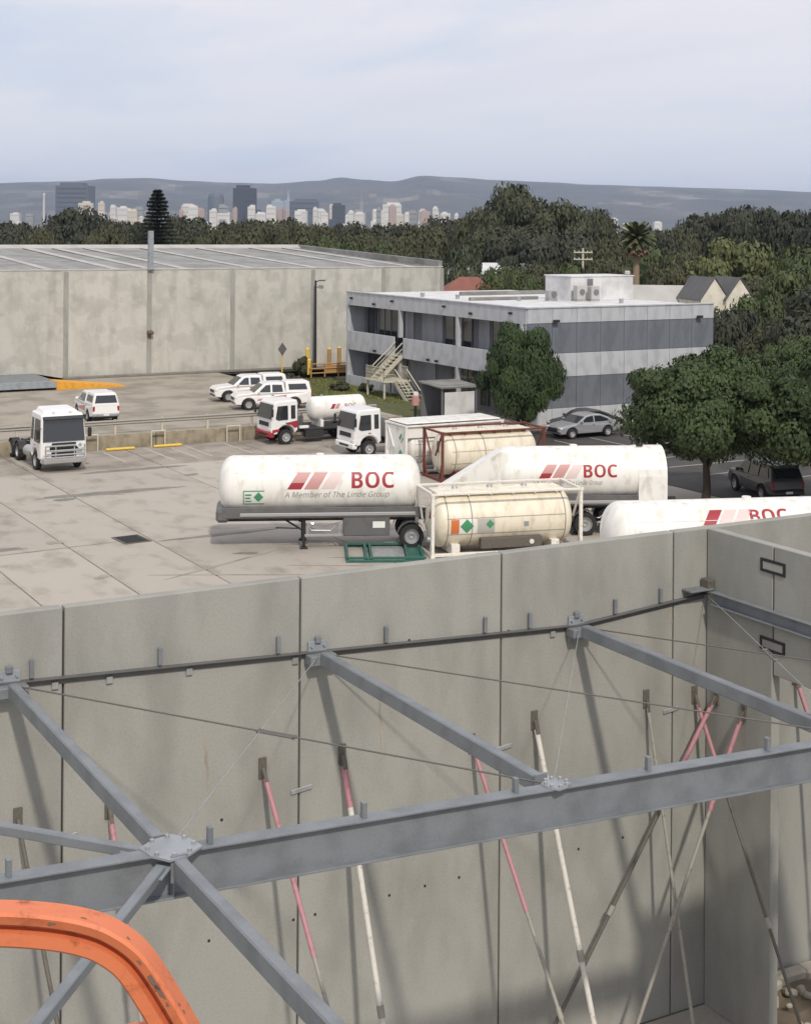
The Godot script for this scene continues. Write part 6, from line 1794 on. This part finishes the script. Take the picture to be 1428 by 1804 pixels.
	for tier in 26:
		var y := 3.6 + tier * 0.58
		var rr := minf(4.2, 0.3 + 0.5 * (18.4 - y)) * g.randf_range(0.7, 1.12)
		for b in 10:
			var a := TAU * b / 10.0 + tier * 0.7 + g.randf_range(-0.2, 0.2)
			var d := Vector3(cos(a), 0, sin(a))
			for k in 16:
				var s := k / 15.0
				var p := Vector3(0, y, 0) + d * rr * s + Vector3(0, 0.35 * s - 0.25 * s * s + g.randf_range(-0.12, 0.12), 0)
				var side := Vector3(-d.z, 0, d.x) * (0.42 * (1.2 - s)) * g.randf_range(0.7, 1.3)
				nm.tint = Color(0.02, 0.026, 0.018).lerp(Color(0.045, 0.055, 0.034), g.randf())
				nm.tri(p - side, p + d * 0.42 + Vector3(0, g.randf_range(0, 0.2), 0), p + side, Vector3(0, 1, 0.2))
				nm.tri(p + Vector3(0, 0.28, 0), p + d * 0.35, p - Vector3(0, 0.22, 0), side)
	part(np, "crown", nm, mat("leaf", Color.WHITE))
	# palm
	var pm := thing("palm_tree", "tall palm with shaggy head above the office plant room", "tree", Vector3(94.2, 0, -119.0))
	part(pm, "trunk", MB.new().cyl(Vector3(0, -0.1, 0), Vector3(0.1, 11.9, 0), 0.42, 0.3, 10), mat("timber", Color.WHITE))
	var fr := MB.new()
	fr.tinted = true
	for k in 70:
		var a := TAU * k * 0.381966
		var lift := lerpf(1.25, -0.9, k / 69.0)
		var d := Vector3(cos(a) * cos(lift), sin(lift), sin(a) * cos(lift))
		var prev := Vector3(0.1, 12.0, 0)
		fr.tint = Color(0.04, 0.055, 0.02).lerp(Color(0.1, 0.105, 0.045), g.randf()) if lift > -0.35 else Color(0.15, 0.1, 0.055)
		for s in 5:
			var nx := prev + d * 0.42
			d = (d + Vector3(0, -0.17, 0)).normalized()
			var side := d.cross(Vector3.UP).normalized() * (0.34 if s > 0 else 0.12)
			var drop := Vector3(0, -0.2, 0)
			fr.quad(prev, nx, nx + side + drop, prev + side * 0.8 + drop, Vector3.UP)
			fr.quad(prev, nx, nx - side + drop, prev - side * 0.8 + drop, Vector3.UP)
			prev = nx
	part(pm, "fronds", fr, mat("leaf", Color.WHITE))
	# small shrubs by the lawn
	var sb := crown(41, 9, 1600, 0.1, Color(0.03, 0.035, 0.018), Color(0.07, 0.07, 0.035))
	for k in 4:
		plant("garden_shrub", ["dark upright shrub beside the pale bollards", "low brown shrub in the middle of the lawn", "dark shrub at the end of the lawn near the white cars", "small shrub under the office stair"][k], [Vector3(53.0, 0.45, -111.0), Vector3(51.2, 0.4, -100.5), Vector3(48.2, 0.6, -103.5), Vector3(53.2, 0.3, -99.9)][k], [2.0, 0.9, 1.3, 0.9][k], [1.7, 1.9, 2.4, 1.4][k], sb, 0.02, "shrubs around the lawn", k * 77.0, k)


# ---------- houses, pole, city, hills ----------
func gable_house(called: String, label: String, at: Vector3, turn: float, w: float, d: float, wall_h: float, rise: float, wall: Material, roof: Material) -> void:
	var t := thing(called, label, "house", at, turn)
	part(t, "walls", MB.new().prism([Vector2(-w / 2, 0), Vector2(w / 2, 0), Vector2(w / 2, wall_h), Vector2(0, wall_h + rise), Vector2(-w / 2, wall_h)], -d / 2, d / 2), wall)
	for s in [-1, 1]:
		part(t, "roof_slope", MB.new().bar(Vector3(s * (w / 2 + 0.12), wall_h - 0.12 * rise / (w / 2) + 0.1, 0), Vector3(0, wall_h + rise + 0.1, 0), d + 0.25, 0.05), roof)
	part(t, "window", MB.new().box(Vector3(0, wall_h * 0.55, d / 2 + 0.02), Vector3(w * 0.3, 1.1, 0.05)), mat("glass", Color.WHITE))
	part(t, "door", MB.new().box(Vector3(w * 0.3, 1.05, d / 2 + 0.02), Vector3(0.9, 2.1, 0.05)), mat("timber", Color.WHITE))

func hip_house(called: String, label: String, at: Vector3, turn: float, w: float, d: float, wall_h: float, rise: float, wall: Material, roof: Material) -> void:
	var t := thing(called, label, "house", at, turn)
	part(t, "walls", MB.new().box(Vector3(0, wall_h / 2, 0), Vector3(w, wall_h, d)), wall)
	var r := MB.new()
	var a := w / 2 + 0.4
	var b := d / 2 + 0.4
	var k := maxf(0.2, a - b)
	var P := [Vector3(-a, wall_h, -b), Vector3(a, wall_h, -b), Vector3(a, wall_h, b), Vector3(-a, wall_h, b), Vector3(-k, wall_h + rise, 0), Vector3(k, wall_h + rise, 0)]
	r.quad(P[3], P[2], P[5], P[4], Vector3(0, 1, 1)); r.quad(P[0], P[1], P[5], P[4], Vector3(0, 1, -1))
	r.tri(P[0], P[3], P[4], Vector3(-1, 1, 0)); r.tri(P[1], P[2], P[5], Vector3(1, 1, 0)); r.quad(P[0], P[1], P[2], P[3], Vector3.DOWN)
	part(t, "roof", r, roof)
	part(t, "window", MB.new().box(Vector3(-w * 0.25, wall_h * 0.55, d / 2 + 0.02), Vector3(1.5, 1.1, 0.05)), mat("glass", Color.WHITE))
	part(t, "door", MB.new().box(Vector3(w * 0.1, 1.05, d / 2 + 0.02), Vector3(0.9, 2.1, 0.05)), mat("timber", Color.WHITE))

func build_background() -> void:
	var cream := mat("house_cream", Color.WHITE)
	gable_house("gable_house", "narrow cream gable beyond the office, beside the pale grey metal roof", Vector3(90.6, 0, -104.6), -16.0, 2.7, 5.0, 6.7, 1.9, cream, mat("house_roof", Color.WHITE))
	gable_house("gable_house", "narrow cream gable beyond the office, beside the long pale low roof", Vector3(92.7, 0, -103.6), -16.0, 2.7, 5.0, 6.7, 1.9, cream, mat("house_roof", Color.WHITE))
	gable_house("pale_roof_house", "house with a pale grey metal roof just behind the narrow cream gables", Vector3(90.0, 0, -109.5), 52.0, 4.4, 6.0, 6.0, 1.6, cream, mat("roof_lap", Color.WHITE))
	hip_house("low_house", "low house with pale grey metal roof behind the office plant room", Vector3(89.0, 0, -116.0), -30.0, 9.0, 7.0, 5.6, 1.7, mat("office_mid", Color.WHITE), mat("roof_lap", Color.WHITE))
	hip_house("low_house", "low house with pale roof running down beside the gabled houses", Vector3(101.5, 0, -104.5), -32.0, 10.0, 7.0, 4.4, 1.6, cream, mat("roof_lap", Color.WHITE))
	hip_house("tiled_house", "house with a faded red tiled hip roof beyond the warehouse end", Vector3(85.5, 0, -137.0), -25.0, 8.0, 6.0, 5.2, 2.4, cream, mat("terracotta", Color.WHITE))
	hip_house("pale_house", "far house with a long pale roof line among the trees", Vector3(111.0, 0, -170.0), -28.0, 16.0, 7.0, 6.6, 1.5, cream, mat("roof_white", Color.WHITE))
	hip_house("pale_house", "pale flat roofed shed beyond the warehouse roof end", Vector3(84.0, 0, -166.0), -28.0, 14.0, 7.0, 7.4, 0.9, cream, mat("roof_white", Color.WHITE))
	var up := thing("power_pole", "timber power pole with crossarms behind the office roof", "power pole", Vector3(101.5, 0, -137.9), -25.0)
	part(up, "pole", MB.new().cyl(Vector3.ZERO, Vector3(0, 10.7, 0), 0.17, 0.12, 8), mat("stair", Color.WHITE))
	for y in [10.2, 9.4]:
		part(up, "crossarm", MB.new().cbox(Vector3(0, y, 0.12), Vector3(2.2, 0.14, 0.12), 0.02), mat("stair", Color.WHITE))
		for x in [-1.0, -0.5, 0.5, 1.0]:
			part(up, "insulator", MB.new().cyl(Vector3(x, y + 0.05, 0.12), Vector3(x, y + 0.25, 0.12), 0.05, 0.04, 6), mat("roof_white", Color.WHITE))
	build_city()
	build_hills()

func near_to(i: int) -> String:
	return "by the wide blue grey block" if i < 7 or i == 34 or i == 35 else "by the round topped tower" if i < 11 else "by the dark slab tower" if i < 16 else "before the hill with two spires" if i < 23 else "by the stepped white tower" if i < 28 else "behind the big gum trees" if i < 31 else "by the palm" if i < 34 else "low among the treetops"

func build_city() -> void:
	var C := [
		[864, -2843, 90, 65.8, "slate", 1],
		[791, -2540, 50, 25.0, "cream", 0],
		[846, -2623, 52, 11.4, "cream", 0],
		[799, -2421, 30, 10.6, "cream", 0],
		[912, -2701, 44, 21.5, "white", 0],
		[829, -2403, 36, 15.4, "cream", 0],
		[876, -2492, 25, 7.0, "white", 0],
		[1095, -2827, 52, 27.7, "white", 0],
		[1003, -2535, 41, 16.6, "pink", 0],
		[1104, -2707, 75, 32.3, "slate", 3],
		[964, -2327, 32, 22.1, "white", 0],
		[1034, -2402, 80, 36.0, "navy", 1],
		[1019, -2296, 32, 17.3, "white", 0],
		[1117, -2470, 34, 18.7, "cream", 0],
		[1251, -2739, 63, 25.4, "blue", 0],
		[1312, -2819, 75, 14.3, "blue", 4],
		[1212, -2532, 60, 51.7, "slate", 0],
		[1056, -2218, 37, 19.8, "white", 0],
		[1196, -2425, 41, 14.5, "white", 0],
		[1178, -2321, 50, 22.0, "navy", 0],
		[1125, -2178, 30, 13.2, "white", 0],
		[1345, -2571, 42, 23.4, "grey", 0],
		[1446, -2744, 72, 7.2, "grey", 4],
		[1238, -2287, 40, 20.0, "white", 0],
		[1308, -2362, 53, 34.3, "white", 1],
		[1199, -2136, 31, 10.4, "cream", 0],
		[1291, -2257, 38, 18.0, "grey", 0],
		[1406, -2421, 43, 11.8, "white", 0],
		[1377, -2323, 47, 10.4, "white", 0],
		[1341, -2229, 32, 16.0, "grey", 0],
		[1410, -2304, 35, 7.3, "white", 0],
		[1599, -2082, 28, 13.0, "white", 0],
		[1494, -1912, 18, 12.0, "cream", 0],
		[1474, -1809, 21, 12.4, "white", 0],
		[762, -2901, 31, 17.8, "white", 0],
		[732, -2688, 28, 14.5, "grey", 0],
		[783, -2430, 31, 16.3, "cream", 0],
		[801, -2419, 43, 9.6, "white", 0],
		[891, -2598, 39, 8.3, "white", 0],
		[905, -2590, 42, 17.7, "grey", 0],
		[797, -2192, 38, 8.8, "white", 0],
		[947, -2566, 33, 10.4, "white", 0],
		[829, -2174, 35, 7.1, "pink", 0],
		[918, -2353, 44, 16.3, "white", 0],
		[872, -2149, 36, 11.5, "white", 0],
		[963, -2328, 45, 16.3, "grey", 0],
		[980, -2318, 41, 7.7, "pink", 0],
		[1068, -2498, 47, 8.3, "white", 0],
		[924, -2120, 42, 11.5, "white", 0],
		[1016, -2298, 33, 7.7, "white", 0],
		[1033, -2288, 45, 16.3, "white", 0],
		[1130, -2463, 44, 10.4, "pink", 0],
		[1141, -2456, 41, 8.3, "pink", 0],
		[987, -2084, 32, 11.5, "white", 0],
		[1187, -2431, 44, 10.4, "white", 0],
		[1200, -2423, 35, 13.5, "white", 0],
		[1214, -2415, 49, 13.5, "cream", 0],
		[1059, -2044, 35, 8.8, "white", 0],
		[1164, -2214, 34, 16.3, "white", 0],
		[1096, -2022, 40, 7.1, "grey", 0],
		[1212, -2187, 47, 12.5, "pink", 0],
		[1134, -2001, 33, 7.1, "white", 0],
		[1260, -2160, 38, 16.3, "pink", 0],
		[1379, -2322, 40, 8.3, "white", 0],
		[1290, -2143, 35, 16.3, "white", 0],
	]
	var tone := {"slate": Color(0.1, 0.12, 0.155), "navy": Color(0.05, 0.06, 0.085), "cream": Color(0.55, 0.5, 0.42), "white": Color(0.6, 0.59, 0.57), "pink": Color(0.4, 0.3, 0.27), "blue": Color(0.3, 0.36, 0.44), "grey": Color(0.27, 0.28, 0.29)}
	var say := {"slate": "blue grey", "navy": "dark blue", "cream": "cream", "white": "white", "pink": "brownish pink", "blue": "pale blue", "grey": "grey"}
	rng.seed = 17
	var special := {0: "wide blue grey office block at the city edge, tallest beside the white mast", 9: "dark round topped tower in the far city", 11: "tall dark slab tower, the darkest in the far city", 24: "tall white tower block with stepped top in the far city"}
	for i in C.size():
		var q: Array = C[i]
		var w: float = q[3]
		var h: float = q[2]
		var key: String = "city_" + q[4]
		var m: StandardMaterial3D = mat(key, tone[q[4]].linear_to_srgb(), 0.6)
		var t := thing("city_building", special.get(i, "%s %s %s building in the far city %s" % ["tall" if q[2] > 62 else "low" if q[2] < 42 else "mid-height", "narrow" if q[3] < 17 else "broad", say[q[4]], near_to(i)]), "building", Vector3(q[0], -0.5, q[1]), -29.5 + rng.randf_range(-12, 12), "far city skyline")
		var d := w * rng.randf_range(0.6, 1.0)
		var dark: StandardMaterial3D = mat("city_window", lin(0.045, 0.055, 0.07), 0.3)
		if q[5] == 3:
			part(t, "tower", MB.new().lathe([Vector2(0, 0), Vector2(0, w / 2), Vector2(h * 0.86, w / 2), Vector2(h * 0.95, w * 0.42), Vector2(h, w * 0.25), Vector2(h + 0.5, 0)], Transform3D(Basis(Vector3.UP, Vector3.RIGHT, Vector3.FORWARD), Vector3.ZERO), 20), m)
			continue
		if q[5] == 2:
			part(t, "arena_roof", MB.new().lathe([Vector2(0, w * 0.6), Vector2(h * 0.7, w * 0.58), Vector2(h * 0.9, w * 0.4), Vector2(h, 0)], Transform3D(Basis(Vector3.UP, Vector3.RIGHT, Vector3.FORWARD), Vector3.ZERO), 16), m)
			continue
		if q[5] == 4:
			part(t, "shaft", MB.new().cbox(Vector3(0, h * 0.42, 0), Vector3(w, h * 0.84, d), 0.4), m)
			part(t, "spire", MB.new().cyl(Vector3(0, h * 0.83, 0), Vector3(0, h * 1.12, 0), w * 0.2, w * 0.06, 8), m)
			continue
		part(t, "tower", MB.new().cbox(Vector3(0, h * 0.47, 0), Vector3(w, h * 0.94, d), 0.5), m)
		part(t, "roof_plant", MB.new().cbox(Vector3(w * rng.randf_range(-0.15, 0.15), h * 0.965, 0), Vector3(w * rng.randf_range(0.45, 0.75), h * 0.08, d * 0.6), 0.3), m)
		part(t, "lower_wing", MB.new().cbox(Vector3(w * rng.randf_range(-0.6, 0.6), h * 0.2, d * 0.45), Vector3(w * 0.7, h * rng.randf_range(0.35, 0.6), d * 0.6), 0.4), m)
		var nf := clampi(int(h / 9.0), 3, 9)
		for k in nf:
			part(t, "window_band", MB.new().box(Vector3(0, h * 0.9 * (k + 0.7) / nf, 0), Vector3(w * 0.9, h * 0.02, d + 0.3)), dark if q[4] in ["slate", "navy", "grey"] else mat("city_shade", lin(0.36, 0.36, 0.35), 0.5))
	var ms := thing("white_mast", "thin white mast standing alone before the hills at the city edge", "mast", Vector3(838, 0, -2972))
	part(ms, "mast", MB.new().cyl(Vector3.ZERO, Vector3(0, 71, 0), 2.6, 1.8, 8), mat("city_white", Color.WHITE))
	part(ms, "mast_head", MB.new().cbox(Vector3(0, 68, 0), Vector3(4.5, 6, 4.5), 0.5), mat("city_white", Color.WHITE))

func build_hills() -> void:
	var ridge := [[-0.5557, 0.0203], [-0.4370, 0.0223], [-0.3382, 0.0239], [-0.2682, 0.0264], [-0.2466, 0.0273], [-0.2248, 0.0279], [-0.1954, 0.0301], [-0.1731, 0.0306], [-0.1469, 0.0289], [-0.1204, 0.0279], [-0.0900, 0.0274], [-0.0594, 0.0296], [-0.0441, 0.0320], [-0.0287, 0.0306], [-0.0095, 0.0295], [0.0117, 0.0336], [0.0328, 0.0326], [0.0635, 0.0309], [0.0941, 0.0299], [0.1283, 0.0283], [0.1660, 0.0274], [0.2031, 0.0265], [0.2361, 0.0257], [0.2679, 0.0244], [0.3623, 0.0232], [0.5191, 0.0235]]
	var f := FastNoiseLite.new()
	f.seed = 6
	f.frequency = 0.0011
	f.fractal_octaves = 5
	var yaw := Basis(Vector3.UP, deg_to_rad(-29.5))
	var NX := 220
	var NZ := 34
	var P := []
	for i in NX + 1:
		var az := lerpf(-0.55, 0.51, i / float(NX))
		var e := 0.0
		for k in ridge.size() - 1:
			if az >= ridge[k][0] and az <= ridge[k + 1][0]:
				e = lerpf(ridge[k][1], ridge[k + 1][1], smoothstep(0.0, 1.0, (az - ridge[k][0]) / (ridge[k + 1][0] - ridge[k][0])))
		var col := []
		for j in NZ + 1:
			var s := j / float(NZ)
			var dist := lerpf(5200.0, 11200.0, s)
			var p := yaw * Vector3(tan(az), 0, -1) * dist
			# rises to the ridge at 9.2 km, spurs and gullies in front of it
			var u := clampf((dist - 5200.0) / 4000.0, 0.0, 1.0)
			var top := e * 9200.0 + 13.3
			var y := top * pow(u, 1.35)
			y *= 1.0 + 0.42 * f.get_noise_2d(p.x, p.z) * (1.0 - u) * 1.6 + 0.05 * f.get_noise_2d(p.x * 3.0, p.z * 3.0) * (1.0 - u * 0.6)
			if dist > 9200.0:
				y = top - (dist - 9200.0) * 0.03
			col.append(Vector3(p.x, y - 2.0, p.z))
		P.append(col)
	var m := MB.new()
	m.tinted = true
	for i in NX:
		for j in NZ:
			var a: Vector3 = P[i][j]
			var n1 := f.get_noise_2d(a.x * 1.2 + 900.0, a.z * 0.9)
			var n2 := f.get_noise_2d(a.x * 4.0, a.z * 3.0 + 300.0)
			var c := Color(0.03, 0.038, 0.03).lerp(Color(0.066, 0.066, 0.048), clampf(0.5 + n1 * 1.3 + n2 * 0.5, 0, 1))
			if n1 > 0.2:
				c = c.lerp(Color(0.2, 0.18, 0.14), clampf((n1 - 0.2) * 5.0, 0, 1) * clampf(0.4 + n2 * 2.0, 0, 1))
			m.tint = c
			m.quad(P[i][j], P[i + 1][j], P[i + 1][j + 1], P[i][j + 1], Vector3.UP)
	struct("hills", m, mat("tinted", Color.WHITE))


func _ready() -> void:
	make_materials()
	set_camera_and_light()
	build_ground()
	build_site()
	build_warehouse()
	build_office()
	build_background()
	build_trees()
	build_yard_furniture()
	build_vehicles()
	build_hoop()
